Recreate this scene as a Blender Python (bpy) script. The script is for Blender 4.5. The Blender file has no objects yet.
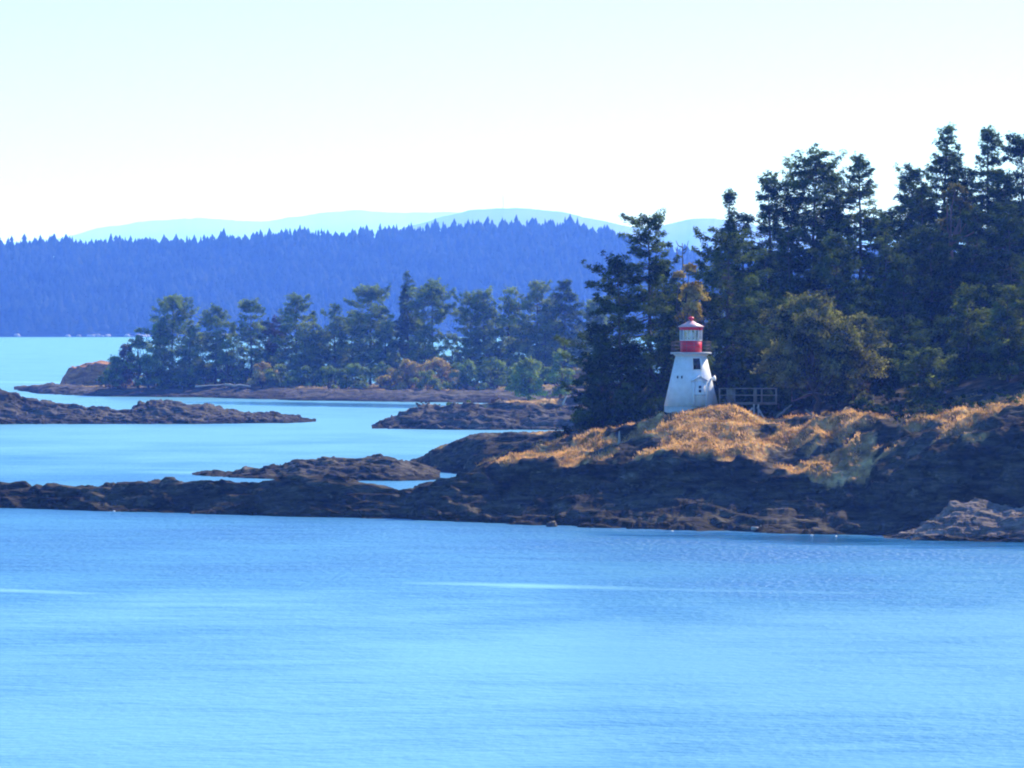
import bpy, math, random
import numpy as np

# ---------------------------------------------------------------- camera, sky, sun, exposure
SC = bpy.context.scene
COL = SC.collection
F, HZ, EYE = 4900.0, 318.0, 20.0          # focal length in pixels, horizon row, eye height (m)
KW = F * EYE

cam_data = bpy.data.cameras.new('camera')
cam = bpy.data.objects.new('camera', cam_data)
COL.objects.link(cam)
cam.location = (0, 0, EYE)
cam.rotation_euler = (math.radians(90), 0, 0)
cam_data.sensor_width = 36.0
cam_data.lens = F / 1024 * 36.0
cam_data.shift_y = -(384 - HZ) / 1024
cam_data.clip_start = 1.0
cam_data.clip_end = 90000.0
SC.camera = cam

SUN_EL, SUN_AZ = math.radians(38), math.radians(39)     # azimuth clockwise from +Y (behind the scene, to the right)
world = bpy.data.worlds.new('World')
SC.world = world
world.use_nodes = True
wn, wl = world.node_tree.nodes, world.node_tree.links
wn.clear()
w_out = wn.new('ShaderNodeOutputWorld')
w_bg = wn.new('ShaderNodeBackground')
w_sky = wn.new('ShaderNodeTexSky')
w_sky.sky_type = 'NISHITA'
w_sky.sun_disc = False
w_sky.sun_elevation = SUN_EL
w_sky.sun_rotation = SUN_AZ
w_sky.air_density = 1.0
w_sky.dust_density = 0.3
w_sky.ozone_density = 3.0
w_bg.inputs['Strength'].default_value = 0.11
w_tint = wn.new('ShaderNodeMix')          # the camera's cool white balance on the sky's light
w_tint.data_type = 'RGBA'
w_tint.blend_type = 'MULTIPLY'
w_tint.inputs[0].default_value = 1.0
w_tint.inputs[7].default_value = (0.53, 0.96, 1.45, 1)
wl.new(w_sky.outputs[0], w_tint.inputs[6])
# a low white cloud bank over the horizon on the left
w_tc = wn.new('ShaderNodeTexCoord')
w_sep = wn.new('ShaderNodeSeparateXYZ')
wl.new(w_tc.outputs['Generated'], w_sep.inputs[0])
w_map = wn.new('ShaderNodeMapping')
w_map.inputs['Scale'].default_value = (60, 60, 190)
wl.new(w_tc.outputs['Generated'], w_map.inputs['Vector'])
w_nz = wn.new('ShaderNodeTexNoise')
w_nz.inputs['Scale'].default_value = 1.0
w_nz.inputs['Detail'].default_value = 5
wl.new(w_map.outputs[0], w_nz.inputs['Vector'])


def wmath(op, a, b, clamp=False):
    m = wn.new('ShaderNodeMath')
    m.operation = op
    m.use_clamp = clamp
    for i, v in enumerate((a, b)):
        if isinstance(v, (int, float)):
            m.inputs[i].default_value = v
        else:
            wl.new(v, m.inputs[i])
    return m.outputs[0]


w_ex = wmath('POWER', wmath('ABSOLUTE', wmath('DIVIDE', wmath('ADD', w_sep.outputs[0], 0.104), 0.017), 0), 2.0)
w_ez = wmath('POWER', wmath('ABSOLUTE', wmath('DIVIDE', wmath('SUBTRACT', w_sep.outputs[2], 0.0228), 0.0030), 0), 2.0)
w_el = wmath('SUBTRACT', 1.25, wmath('ADD', w_ex, w_ez))
w_f = wmath('MULTIPLY', wmath('ADD', w_el, wmath('MULTIPLY', wmath('SUBTRACT', w_nz.outputs[0], 0.5), 3.0)), 0.8, True)
w_front = wmath('GREATER_THAN', w_sep.outputs[1], 0.0)
w_cl = wn.new('ShaderNodeMix')
w_cl.data_type = 'RGBA'
wl.new(wmath('MULTIPLY', w_f, w_front), w_cl.inputs[0])
wl.new(w_tint.outputs[2], w_cl.inputs[6])
w_cl.inputs[7].default_value = (13.0, 13.0, 13.5, 1)
wl.new(w_cl.outputs[2], w_bg.inputs['Color'])
wl.new(w_bg.outputs[0], w_out.inputs['Surface'])

sun_data = bpy.data.lights.new('sun', 'SUN')
sun_data.energy = 5.0
sun_data.angle = math.radians(0.5)
sun_data.color = (1.0, 0.93, 0.82)
sun = bpy.data.objects.new('sun', sun_data)
COL.objects.link(sun)
sun.location = (300, 400, 500)
sun.rotation_euler = (math.radians(90) - SUN_EL, 0, math.pi - SUN_AZ)

SC.view_settings.view_transform = 'Standard'
SC.view_settings.look = 'None'
SC.view_settings.exposure = 0.85
SC.view_settings.gamma = 1.0
SC.view_settings.use_curve_mapping = False
SC.render.engine = 'CYCLES'
SC.cycles.use_denoising = True
SC.cycles.filter_width = 2.0
SC.cycles.max_bounces = 6
SC.cycles.transparent_max_bounces = 12
SC.cycles.volume_bounces = 2
SC.cycles.sample_clamp_indirect = 4.0
SC.cycles.sample_clamp_direct = 12.0

HAZE_DENSITY = 0.000098
HAZE_COLOR = (0.11, 0.27, 1.0)

# ---------------------------------------------------------------- noise
_perm = np.random.RandomState(7).permutation(4096)
_grad = np.random.RandomState(8).normal(size=(4096, 3))
_grad /= np.linalg.norm(_grad, axis=1)[:, None]


def _h(ix, iy, iz):
    return _perm[(_perm[(_perm[ix & 4095] + iy) & 4095] + iz) & 4095]


def noise(P):
    """gradient noise, about -0.7..0.7"""
    P = np.asarray(P, float)
    i = np.floor(P).astype(int)
    f = P - i
    u = f * f * f * (f * (f * 6 - 15) + 10)
    out = 0
    for dx in (0, 1):
        wx = u[:, 0] if dx else 1 - u[:, 0]
        for dy in (0, 1):
            wy = u[:, 1] if dy else 1 - u[:, 1]
            for dz in (0, 1):
                wz = u[:, 2] if dz else 1 - u[:, 2]
                g = _grad[_h(i[:, 0] + dx, i[:, 1] + dy, i[:, 2] + dz)]
                d = (g * (f - np.array([dx, dy, dz]))).sum(1)
                out = out + wx * wy * wz * d
    return out


def fbm(P, o=4, gain=0.5):
    P = np.asarray(P, float)
    r, a = 0, 1.0
    for k in range(o):
        r = r + a * noise(P + 17.3 * k)
        P = P * 2.03
        a *= gain
    return r


def ridged(P, o=4, gain=0.55):
    P = np.asarray(P, float)
    r, a = 0, 1.0
    for k in range(o):
        r = r + a * (1 - 2.4 * np.abs(noise(P + 31.7 * k)))
        P = P * 2.1
        a *= gain
    return r


# ---------------------------------------------------------------- mesh helpers
class MB:
    def __init__(self):
        self.v, self.q, self.t, self.n = [], [], [], 0

    def add(self, V, Q=None, T=None):
        V = np.asarray(V, float).reshape(-1, 3)
        if Q is not None and len(Q):
            self.q.append(np.asarray(Q, int).reshape(-1, 4) + self.n)
        if T is not None and len(T):
            self.t.append(np.asarray(T, int).reshape(-1, 3) + self.n)
        self.v.append(V)
        self.n += len(V)
        return self

    def tube(self, pts, rad, sides=6, cap=True):
        pts = np.asarray(pts, float)
        n = len(pts)
        rad = np.broadcast_to(np.asarray(rad, float), (n,))
        tan = np.gradient(pts, axis=0)
        tan /= np.linalg.norm(tan, axis=1)[:, None] + 1e-9
        ref = np.array([0, 0, 1.0]) if abs(tan[0, 2]) < 0.8 else np.array([1.0, 0, 0])
        a = np.cross(tan, ref)
        a /= np.linalg.norm(a, axis=1)[:, None] + 1e-9
        b = np.cross(tan, a)
        th = np.arange(sides) * 2 * math.pi / sides
        V = (pts[:, None] + rad[:, None, None] * (np.cos(th)[None, :, None] * a[:, None] + np.sin(th)[None, :, None] * b[:, None])).reshape(-1, 3)
        i = np.arange(n - 1)[:, None] * sides
        k = np.arange(sides)[None]
        k2 = (k + 1) % sides
        Q = np.stack([i + k, i + k2, i + sides + k2, i + sides + k], -1).reshape(-1, 4)
        T = []
        if cap:
            V = np.vstack([V, pts[0], pts[-1]])
            c0, c1 = n * sides, n * sides + 1
            for j in range(sides):
                T.append((c0, (j + 1) % sides, j))
                T.append((c1, (n - 1) * sides + j, (n - 1) * sides + (j + 1) % sides))
        return self.add(V, Q, T)

    def box(self, c, s, rz=0.0):
        c = np.array(c, float)
        s = np.array(s, float) / 2
        V = np.array([[x, y, z] for x in (-1, 1) for y in (-1, 1) for z in (-1, 1)], float) * s
        cs, sn = math.cos(rz), math.sin(rz)
        V = V @ np.array([[cs, sn, 0], [-sn, cs, 0], [0, 0, 1]]) + c
        return self.add(V, [(0, 1, 3, 2), (4, 6, 7, 5), (0, 4, 5, 1), (2, 3, 7, 6), (0, 2, 6, 4), (1, 5, 7, 3)])

    def lathe(self, prof, sides, rot=0.0, c=(0, 0)):
        """prof: (radius, z) from bottom to top; closed at both ends"""
        th = rot + np.arange(sides) * 2 * math.pi / sides
        V = []
        for r, z in prof:
            V += [(c[0] + r * math.cos(t), c[1] + r * math.sin(t), z) for t in th]
        n = len(prof)
        Q = [(i * sides + k, i * sides + (k + 1) % sides, (i + 1) * sides + (k + 1) % sides, (i + 1) * sides + k) for i in range(n - 1) for k in range(sides)]
        V += [(c[0], c[1], prof[0][1]), (c[0], c[1], prof[-1][1])]
        T = []
        for k in range(sides):
            T.append((n * sides, (k + 1) % sides, k))
            T.append((n * sides + 1, (n - 1) * sides + k, (n - 1) * sides + (k + 1) % sides))
        return self.add(V, Q, T)

    def leaves(self, C, D, L, W, U):
        """rhombic leaves: centres C, long axes D, half length L, half width W, rough normals U"""
        D = D / (np.linalg.norm(D, axis=1)[:, None] + 1e-9)
        S = np.cross(D, U)
        S /= np.linalg.norm(S, axis=1)[:, None] + 1e-9
        N = np.cross(S, D)
        L = np.asarray(L)[:, None]
        W = np.asarray(W)[:, None]
        V = np.stack([C - D * L, C + S * W + N * W * 0.3, C + D * L, C - S * W + N * W * 0.3], 1).reshape(-1, 3)
        Q = np.arange(len(C) * 4).reshape(-1, 4)
        return self.add(V, Q)

    def build(self, name, m, parent=None, smooth=False, label=None):
        V = np.vstack(self.v)
        q = np.vstack(self.q) if self.q else np.zeros((0, 4), int)
        t = np.vstack(self.t) if self.t else np.zeros((0, 3), int)
        me = bpy.data.meshes.new(name)
        me.vertices.add(len(V))
        me.vertices.foreach_set('co', V.astype(np.float32).ravel())
        nl = len(q) * 4 + len(t) * 3
        me.loops.add(nl)
        me.loops.foreach_set('vertex_index', np.concatenate([q.ravel(), t.ravel()]).astype(np.int32))
        me.polygons.add(len(q) + len(t))
        me.polygons.foreach_set('loop_start', np.concatenate([np.arange(len(q)) * 4, len(q) * 4 + np.arange(len(t)) * 3]).astype(np.int32))
        me.update(calc_edges=True)
        if smooth:
            me.polygons.foreach_set('use_smooth', np.ones(len(me.polygons), bool))
        me.materials.append(m)
        o = bpy.data.objects.new(name, me)
        COL.objects.link(o)
        if parent:
            o.parent = parent
        if label:
            o['label'] = label
        return o


def tag(o, label, cat=None, group=None, kind=None):
    o['label'] = label
    if cat:
        o['category'] = cat
    if group:
        o['group'] = group
    if kind:
        o['kind'] = kind
    return o


def thing(name, loc, label, cat, group=None, rz=0.0):
    o = bpy.data.objects.new(name, None)
    o.empty_display_size = 0.5
    COL.objects.link(o)
    o.location = loc
    o.rotation_euler = (0, 0, rz)
    return tag(o, label, cat, group)


def at(px, py, Y):
    return np.array([(px - 512) * Y / F, Y, EYE - (py - HZ) * Y / F])


def zat(py, Y):
    return EYE - (py - HZ) * Y / F


# ---------------------------------------------------------------- materials
def mat(name):
    m = bpy.data.materials.new(name)
    m.use_nodes = True
    n, l = m.node_tree.nodes, m.node_tree.links
    n.clear()
    return m, n, l, n.new('ShaderNodeOutputMaterial')


def ramp(n, stops):
    r = n.new('ShaderNodeValToRGB')
    e = r.color_ramp.elements
    while len(e) < len(stops):
        e.new(0.5)
    for i, (p, c) in enumerate(stops):
        e[i].position = p
        e[i].color = (*c, 1) if len(c) == 3 else c
    return r


def noise_node(n, l, vec, scale, detail=4, rough=0.55):
    t = n.new('ShaderNodeTexNoise')
    t.inputs['Scale'].default_value = scale
    t.inputs['Detail'].default_value = detail
    t.inputs['Roughness'].default_value = rough
    if vec is not None:
        l.new(vec, t.inputs['Vector'])
    return t


def mapping(n, l, vec, scale, loc=(0, 0, 0), rot=(0, 0, 0)):
    mp = n.new('ShaderNodeMapping')
    mp.inputs['Scale'].default_value = scale
    mp.inputs['Location'].default_value = loc
    mp.inputs['Rotation'].default_value = rot
    l.new(vec, mp.inputs['Vector'])
    return mp.outputs[0]


def mathn(n, l, op, a, b=None, clamp=False):
    m = n.new('ShaderNodeMath')
    m.operation = op
    m.use_clamp = clamp
    for i, v in enumerate((a, b)):
        if v is None:
            continue
        if isinstance(v, (int, float)):
            m.inputs[i].default_value = v
        else:
            l.new(v, m.inputs[i])
    return m.outputs[0]


def mixc(n, l, fac, a, b, mode='MIX'):
    m = n.new('ShaderNodeMix')
    m.data_type = 'RGBA'
    m.blend_type = mode
    for s, v in ((m.inputs[0], fac), (m.inputs[6], a), (m.inputs[7], b)):
        if isinstance(v, (int, float)):
            s.default_value = v
        elif isinstance(v, tuple):
            s.default_value = (*v, 1)
        else:
            l.new(v, s)
    return m.outputs[2]


def paint(name, c, rough=0.5, var=0.12, scale=2.0, bump=0.0, spec=0.5):
    m, n, l, out = mat(name)
    p = n.new('ShaderNodeBsdfPrincipled')
    tc = n.new('ShaderNodeTexCoord')
    nz = noise_node(n, l, tc.outputs['Object'], scale, 5)
    r = ramp(n, [(0.3, tuple(x * (1 - var) for x in c)), (0.7, tuple(min(1, x * (1 + var)) for x in c))])
    l.new(nz.outputs[0], r.inputs[0])
    l.new(r.outputs[0], p.inputs['Base Color'])
    p.inputs['Roughness'].default_value = rough
    p.inputs['Specular IOR Level'].default_value = spec
    if bump:
        b = n.new('ShaderNodeBump')
        b.inputs['Strength'].default_value = bump
        b.inputs['Distance'].default_value = 0.05
        l.new(nz.outputs[0], b.inputs['Height'])
        l.new(b.outputs[0], p.inputs['Normal'])
    l.new(p.outputs[0], out.inputs['Surface'])
    return m


def foliage(name, c1, c2, scale=0.45, trans=0.3, tint=None):
    m, n, l, out = mat(name)
    tc = n.new('ShaderNodeTexCoord')
    big = noise_node(n, l, tc.outputs['Object'], scale, 2)
    fine = noise_node(n, l, tc.outputs['Object'], 3.5, 2)
    s = mathn(n, l, 'ADD', mathn(n, l, 'MULTIPLY', big.outputs[0], 0.65), mathn(n, l, 'MULTIPLY', fine.outputs[0], 0.35))
    r = ramp(n, [(0.40, c1), (0.62, c2)])
    l.new(s, r.inputs[0])
    p = n.new('ShaderNodeBsdfPrincipled')
    p.inputs['Roughness'].default_value = 0.6
    p.inputs['Specular IOR Level'].default_value = 0.0
    l.new(r.outputs[0], p.inputs['Base Color'])
    t = n.new('ShaderNodeBsdfTranslucent')
    tcol = mixc(n, l, 1.0, r.outputs[0], tint or (1.0, 0.95, 0.5), 'MULTIPLY')
    l.new(tcol, t.inputs['Color'])
    mx = n.new('ShaderNodeMixShader')
    mx.inputs[0].default_value = trans
    l.new(p.outputs[0], mx.inputs[1])
    l.new(t.outputs[0], mx.inputs[2])
    l.new(mx.outputs[0], out.inputs['Surface'])
    return m


def rock_mat(name, c_lo, c_hi, lichen=(0.30, 0.27, 0.23), grass=None, tide=1.0, tex=1.0, strata_rot=0.16):
    m, n, l, out = mat(name)
    g = n.new('ShaderNodeNewGeometry')
    pos = g.outputs['Position']
    st = mapping(n, l, pos, (0.28 * tex, 0.6 * tex, 1.7 * tex), rot=(0.0, strata_rot, 0.0))
    a = noise_node(n, l, st, 1.0, 6, 0.62)
    r = ramp(n, [(0.32, c_lo), (0.52, tuple((x + y) / 2 for x, y in zip(c_lo, c_hi))), (0.72, c_hi)])
    l.new(a.outputs[0], r.inputs[0])
    b = noise_node(n, l, mapping(n, l, pos, (0.5 * tex, 0.5 * tex, 0.9 * tex), (40, 3, 9)), 1.0, 6, 0.7)
    br = ramp(n, [(0.58, (0, 0, 0)), (0.70, (1, 1, 1))])
    l.new(b.outputs[0], br.inputs[0])
    col = mixc(n, l, mathn(n, l, 'MULTIPLY', br.outputs[0], 0.6), r.outputs[0], lichen)
    wide = noise_node(n, l, mapping(n, l, pos, (0.10 * tex, 0.16 * tex, 0.5 * tex), (7, 1, 3), rot=(0, strata_rot, 0)), 1.0, 3, 0.6)
    wr = ramp(n, [(0.36, (0.45, 0.45, 0.48)), (0.52, (1, 1, 1)), (0.66, (1.0, 1.0, 1.0))])
    l.new(wide.outputs[0], wr.inputs[0])
    col = mixc(n, l, 1.0, col, wr.outputs[0], 'MULTIPLY')
    # crack lines
    v = n.new('ShaderNodeTexVoronoi')
    v.feature = 'DISTANCE_TO_EDGE'
    v.inputs['Scale'].default_value = 0.55 * tex
    l.new(mapping(n, l, pos, (0.5, 1, 1.5), rot=(0.2, strata_rot * 2, 0.3)), v.inputs['Vector'])
    ck = ramp(n, [(0.0, (1, 1, 1)), (0.07, (0, 0, 0))])
    l.new(v.outputs['Distance'], ck.inputs[0])
    col = mixc(n, l, mathn(n, l, 'MULTIPLY', ck.outputs[0], 0.42), col, (0.03, 0.027, 0.025))
    if grass:
        at_ = n.new('ShaderNodeAttribute')
        at_.attribute_name = 'grass'
        gn = noise_node(n, l, mapping(n, l, pos, (0.5, 0.25, 0.6)), 1.0, 6, 0.65)
        gr = ramp(n, [(0.3, grass[0]), (0.5, grass[1]), (0.68, grass[2])])
        l.new(gn.outputs[0], gr.inputs[0])
        f = mathn(n, l, 'ADD', at_.outputs['Fac'], mathn(n, l, 'MULTIPLY', mathn(n, l, 'SUBTRACT', b.outputs[0], 0.5), 0.7))
        fr = ramp(n, [(0.42, (0, 0, 0)), (0.58, (1, 1, 1))])
        l.new(f, fr.inputs[0])
        col = mixc(n, l, fr.outputs[0], col, gr.outputs[0])
    # dark seaweed and wet band along the tide line
    sx = n.new('ShaderNodeSeparateXYZ')
    l.new(pos, sx.inputs[0])
    zz = mathn(n, l, 'ADD', sx.outputs[2], mathn(n, l, 'MULTIPLY', mathn(n, l, 'SUBTRACT', a.outputs[0], 0.5), 1.6))
    tr = ramp(n, [(0.35, (1, 1, 1)), (0.62, (0, 0, 0))])
    l.new(mathn(n, l, 'MULTIPLY', zz, 0.5 / tide), tr.inputs[0])
    col = mixc(n, l, mathn(n, l, 'MULTIPLY', tr.outputs[0], 0.75), col, (0.022, 0.02, 0.014))
    p = n.new('ShaderNodeBsdfPrincipled')
    p.inputs['Roughness'].default_value = 0.9
    p.inputs['Specular IOR Level'].default_value = 0.03
    l.new(col, p.inputs['Base Color'])
    bp = n.new('ShaderNodeBump')
    bp.inputs['Strength'].default_value = 0.8
    bp.inputs['Distance'].default_value = 0.35 / tex
    hgt = mathn(n, l, 'SUBTRACT', a.outputs[0], mathn(n, l, 'MULTIPLY', ck.outputs[0], 0.25))
    l.new(mathn(n, l, 'ADD', hgt, mathn(n, l, 'MULTIPLY', b.outputs[0], 0.6)), bp.inputs['Height'])
    l.new(bp.outputs[0], p.inputs['Normal'])
    l.new(p.outputs[0], out.inputs['Surface'])
    return m


GOLD = ((0.09, 0.05, 0.02), (0.32, 0.19, 0.075), (0.70, 0.47, 0.21))
M = dict(
    headland=rock_mat('headland_rock', (0.011, 0.0105, 0.008), (0.13, 0.108, 0.078), lichen=(0.28, 0.245, 0.19), grass=GOLD, tide=0.5),
    rock=rock_mat('shore_rock', (0.024, 0.022, 0.017), (0.17, 0.142, 0.108), lichen=(0.34, 0.28, 0.24), grass=GOLD, tide=0.5),
    pale_rock=rock_mat('pale_rock', (0.07, 0.056, 0.048), (0.36, 0.28, 0.235), tide=0.4),
    far_rock=rock_mat('island_rock', (0.045, 0.041, 0.034), (0.15, 0.126, 0.10), lichen=(0.25,0.21,0.18), tex=0.6, grass=((0.12, 0.08, 0.04), (0.2, 0.14, 0.06), (0.34, 0.22, 0.09)), tide=0.8),
    orange_rock=rock_mat('orange_rock', (0.20, 0.10, 0.05), (0.66, 0.31, 0.13), lichen=(0.78, 0.40, 0.17), tex=0.6),
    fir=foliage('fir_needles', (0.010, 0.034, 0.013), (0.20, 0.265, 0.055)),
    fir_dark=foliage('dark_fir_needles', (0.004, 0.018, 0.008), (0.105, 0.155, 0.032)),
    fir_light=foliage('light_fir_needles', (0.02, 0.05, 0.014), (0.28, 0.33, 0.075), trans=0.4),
    oak=foliage('oak_leaves', (0.016, 0.032, 0.010), (0.34, 0.33, 0.10), scale=0.5, trans=0.42),
    madrone=foliage('madrone_leaves', (0.05, 0.055, 0.015), (0.24, 0.20, 0.05), trans=0.4),
    golden=foliage('golden_leaves', (0.18, 0.13, 0.035), (0.72, 0.56, 0.19), trans=0.4),
    brown_leaf=foliage('brown_leaves', (0.06, 0.04, 0.024), (0.16, 0.105, 0.055)),
    mid_green=foliage('island_leaves', (0.035, 0.095, 0.034), (0.36, 0.45, 0.10), scale=0.35, trans=0.4),
    pale_green=foliage('pale_leaves', (0.07, 0.13, 0.045), (0.42, 0.48, 0.14), scale=0.35, trans=0.42),
    straw=foliage('straw', (0.28, 0.17, 0.07), (0.92, 0.63, 0.31), scale=0.5, trans=0.5, tint=(1, 0.85, 0.6)),
    forest=foliage('forest_needles', (0.006, 0.011, 0.006), (0.032, 0.040, 0.014), scale=0.016, trans=0.05),
    bark=paint('bark', (0.075, 0.058, 0.045), 0.9, 0.4, 1.5),
    red_bark=paint('red_bark', (0.19, 0.085, 0.05), 0.7, 0.3, 1.5),
    dead=paint('dead_wood', (0.12, 0.10, 0.085), 0.9, 0.3, 2.0),
    drift=paint('driftwood', (0.42, 0.36, 0.30), 0.9, 0.25, 2.0),
    timber=paint('weathered_timber', (0.17, 0.145, 0.11), 0.9, 0.25, 3.0),
    white=paint('white_paint', (0.72, 0.72, 0.73), 0.6, 0.13, 1.6),
    white_trim=paint('white_trim', (0.80, 0.80, 0.80), 0.5, 0.03),
    concrete=paint('pale_concrete', (0.46, 0.46, 0.44), 0.85, 0.15, 2.0, 0.2),
    red=paint('red_paint', (0.85, 0.016, 0.024), 0.4, 0.12, 3.0),
    roof_red=paint('glare_red_paint', (0.74, 0.42, 0.40), 0.35, 0.10, 3.0),  # red roof lightened to pink, with sun glare painted into the colour
    dark=paint('dark_glass', (0.012, 0.015, 0.02), 0.15, 0.1),
    iron=paint('iron', (0.16, 0.10, 0.10), 0.6, 0.2),
    moss_white=paint('white_stone', (0.75, 0.73, 0.70), 0.8, 0.1),
    mountain=paint('mountain_forest', (0.035, 0.05, 0.035), 0.9, 0.35, 0.01),
    hill=paint('hill_soil', (0.009, 0.013, 0.009), 0.95, 0.4, 0.02, spec=0.0),
    buff=paint('shore_stone', (0.30, 0.26, 0.22), 0.9, 0.4, 0.1),
)


def glass_mat():
    m, n, l, out = mat('lantern_glass')
    t = n.new('ShaderNodeBsdfTransparent')
    t.inputs[0].default_value = (0.62, 0.74, 0.80, 1)
    g = n.new('ShaderNodeBsdfGlossy')
    g.inputs['Roughness'].default_value = 0.03
    fr = n.new('ShaderNodeFresnel')
    fr.inputs[0].default_value = 1.5
    mx = n.new('ShaderNodeMixShader')
    l.new(mathn(n, l, 'ADD', fr.outputs[0], 0.12, True), mx.inputs[0])
    l.new(t.outputs[0], mx.inputs[1])
    l.new(g.outputs[0], mx.inputs[2])
    l.new(mx.outputs[0], out.inputs['Surface'])
    return m


M['glass'] = glass_mat()


def water_mat():
    m, n, l, out = mat('sea_water')
    g = n.new('ShaderNodeNewGeometry')
    pos = g.outputs['Position']
    # wind patches and slicks
    patch = noise_node(n, l, mapping(n, l, pos, (1 / 34, 1 / 42, 1), rot=(0, 0, 0.10)), 1.0, 5, 0.6)
    streak = noise_node(n, l, mapping(n, l, pos, (1 / 9, 1 / 3.5, 1), rot=(0, 0, 0.06)), 1.0, 4, 0.55)
    sx = n.new('ShaderNodeSeparateXYZ')
    l.new(pos, sx.inputs[0])
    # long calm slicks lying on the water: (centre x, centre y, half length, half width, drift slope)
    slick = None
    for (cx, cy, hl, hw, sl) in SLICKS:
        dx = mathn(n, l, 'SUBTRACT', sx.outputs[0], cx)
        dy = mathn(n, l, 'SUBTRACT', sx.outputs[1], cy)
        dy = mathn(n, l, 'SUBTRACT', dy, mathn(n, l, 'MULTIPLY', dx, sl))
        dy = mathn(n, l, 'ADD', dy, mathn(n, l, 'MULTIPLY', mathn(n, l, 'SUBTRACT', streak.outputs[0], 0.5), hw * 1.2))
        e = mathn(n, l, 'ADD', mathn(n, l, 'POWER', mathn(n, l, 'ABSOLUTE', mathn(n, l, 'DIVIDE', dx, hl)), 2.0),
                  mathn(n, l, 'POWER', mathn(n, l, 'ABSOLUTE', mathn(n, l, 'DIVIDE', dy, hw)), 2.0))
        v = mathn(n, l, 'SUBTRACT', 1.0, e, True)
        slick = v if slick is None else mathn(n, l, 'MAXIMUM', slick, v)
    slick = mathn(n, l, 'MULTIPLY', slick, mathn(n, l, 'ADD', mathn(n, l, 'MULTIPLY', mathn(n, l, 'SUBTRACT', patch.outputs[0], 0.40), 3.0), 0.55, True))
    calm = mathn(n, l, 'ADD', mathn(n, l, 'MULTIPLY', mathn(n, l, 'SUBTRACT', patch.outputs[0], 0.5), 1.3),
                 mathn(n, l, 'MULTIPLY', mathn(n, l, 'SUBTRACT', streak.outputs[0], 0.5), 0.35))
    # the breeze is strongest in a belt off the point and dies away on both sides of it
    belt = ramp(n, [(0.0, (0.62,) * 3), (0.16, (0.55,) * 3), (0.30, (0.0,) * 3), (0.52, (0.05,) * 3), (0.66, (0.45,) * 3), (1.0, (0.7,) * 3)])
    l.new(mathn(n, l, 'MULTIPLY', mathn(n, l, 'SUBTRACT', sx.outputs[1], 200), 1 / 700, True), belt.inputs[0])
    calm = mathn(n, l, 'ADD', calm, mathn(n, l, 'ADD', belt.outputs[0], 0.15), True)
    amp = mathn(n, l, 'SUBTRACT', WAVE, mathn(n, l, 'MULTIPLY', calm, WAVE * 0.8))
    amp = mathn(n, l, 'MULTIPLY', amp, mathn(n, l, 'SUBTRACT', 1.0, mathn(n, l, 'MULTIPLY', slick, 0.8)))
    # water sheltered close under the shores lies smoother and mirrors them
    shelter = None
    for (cx, cy, hl, hw, sl) in SHELTER:
        dx = mathn(n, l, 'SUBTRACT', sx.outputs[0], cx)
        dy = mathn(n, l, 'SUBTRACT', mathn(n, l, 'SUBTRACT', sx.outputs[1], cy), mathn(n, l, 'MULTIPLY', dx, sl))
        e = mathn(n, l, 'ADD', mathn(n, l, 'POWER', mathn(n, l, 'ABSOLUTE', mathn(n, l, 'DIVIDE', dx, hl)), 2.0),
                  mathn(n, l, 'POWER', mathn(n, l, 'ABSOLUTE', mathn(n, l, 'DIVIDE', dy, hw)), 2.0))
        e = mathn(n, l, 'ADD', e, mathn(n, l, 'MULTIPLY', mathn(n, l, 'SUBTRACT', streak.outputs[0], 0.5), 1.6))
        v = mathn(n, l, 'MULTIPLY', mathn(n, l, 'SUBTRACT', 1.0, e), 1.0, True)
        shelter = v if shelter is None else mathn(n, l, 'MAXIMUM', shelter, v)
    amp = mathn(n, l, 'MULTIPLY', amp, mathn(n, l, 'SUBTRACT', 1.0, mathn(n, l, 'MULTIPLY', shelter, 0.8)))
    w3 = noise_node(n, l, mapping(n, l, pos, (1.5, 0.75, 1), rot=(0, 0, 0.08)), 1.0, 2, 0.5)
    w1 = noise_node(n, l, mapping(n, l, pos, (0.6, 1.0, 1), rot=(0, 0, 0.12)), 1.0, 4, 0.6)
    w2 = noise_node(n, l, mapping(n, l, pos, (0.09, 0.16, 1), rot=(0, 0, -0.2)), 1.0, 2, 0.5)
    h = mathn(n, l, 'ADD', mathn(n, l, 'MULTIPLY', w1.outputs[0], 0.55), mathn(n, l, 'MULTIPLY', w2.outputs[0], 1.1))
    h = mathn(n, l, 'ADD', h, mathn(n, l, 'MULTIPLY', w3.outputs[0], 0.45))
    bp = n.new('ShaderNodeBump')
    bp.inputs['Distance'].default_value = 1.3
    l.new(amp, bp.inputs['Strength'])
    l.new(h, bp.inputs['Height'])
    p = n.new('ShaderNodeBsdfPrincipled')
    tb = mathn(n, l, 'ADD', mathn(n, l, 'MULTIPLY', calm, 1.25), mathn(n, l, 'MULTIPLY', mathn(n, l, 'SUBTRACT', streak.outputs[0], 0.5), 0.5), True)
    tb = mathn(n, l, 'MULTIPLY', tb, mathn(n, l, 'SUBTRACT', 1.0, shelter))  # base colour held dark under the shores, painting in their dark reflection
    glare_col = ramp(n, [(0.0, (0.012, 0.115, 0.28)), (0.5, (0.03, 0.165, 0.30)), (1.0, (0.10, 0.27, 0.35))])  # paler base colour in calm water stands in for bright sky reflection
    l.new(tb, glare_col.inputs[0])
    l.new(mixc(n, l, mathn(n, l, 'MULTIPLY', slick, 0.75), glare_col.outputs[0], (0.22, 0.44, 0.50)), p.inputs['Base Color'])  # slick streaks coloured pale as well, for the sky they would mirror
    p.inputs['IOR'].default_value = 1.333
    p.inputs['Specular IOR Level'].default_value = 0.5
    rr = mathn(n, l, 'ADD', 0.30, mathn(n, l, 'MULTIPLY', amp, 0.18))
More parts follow.
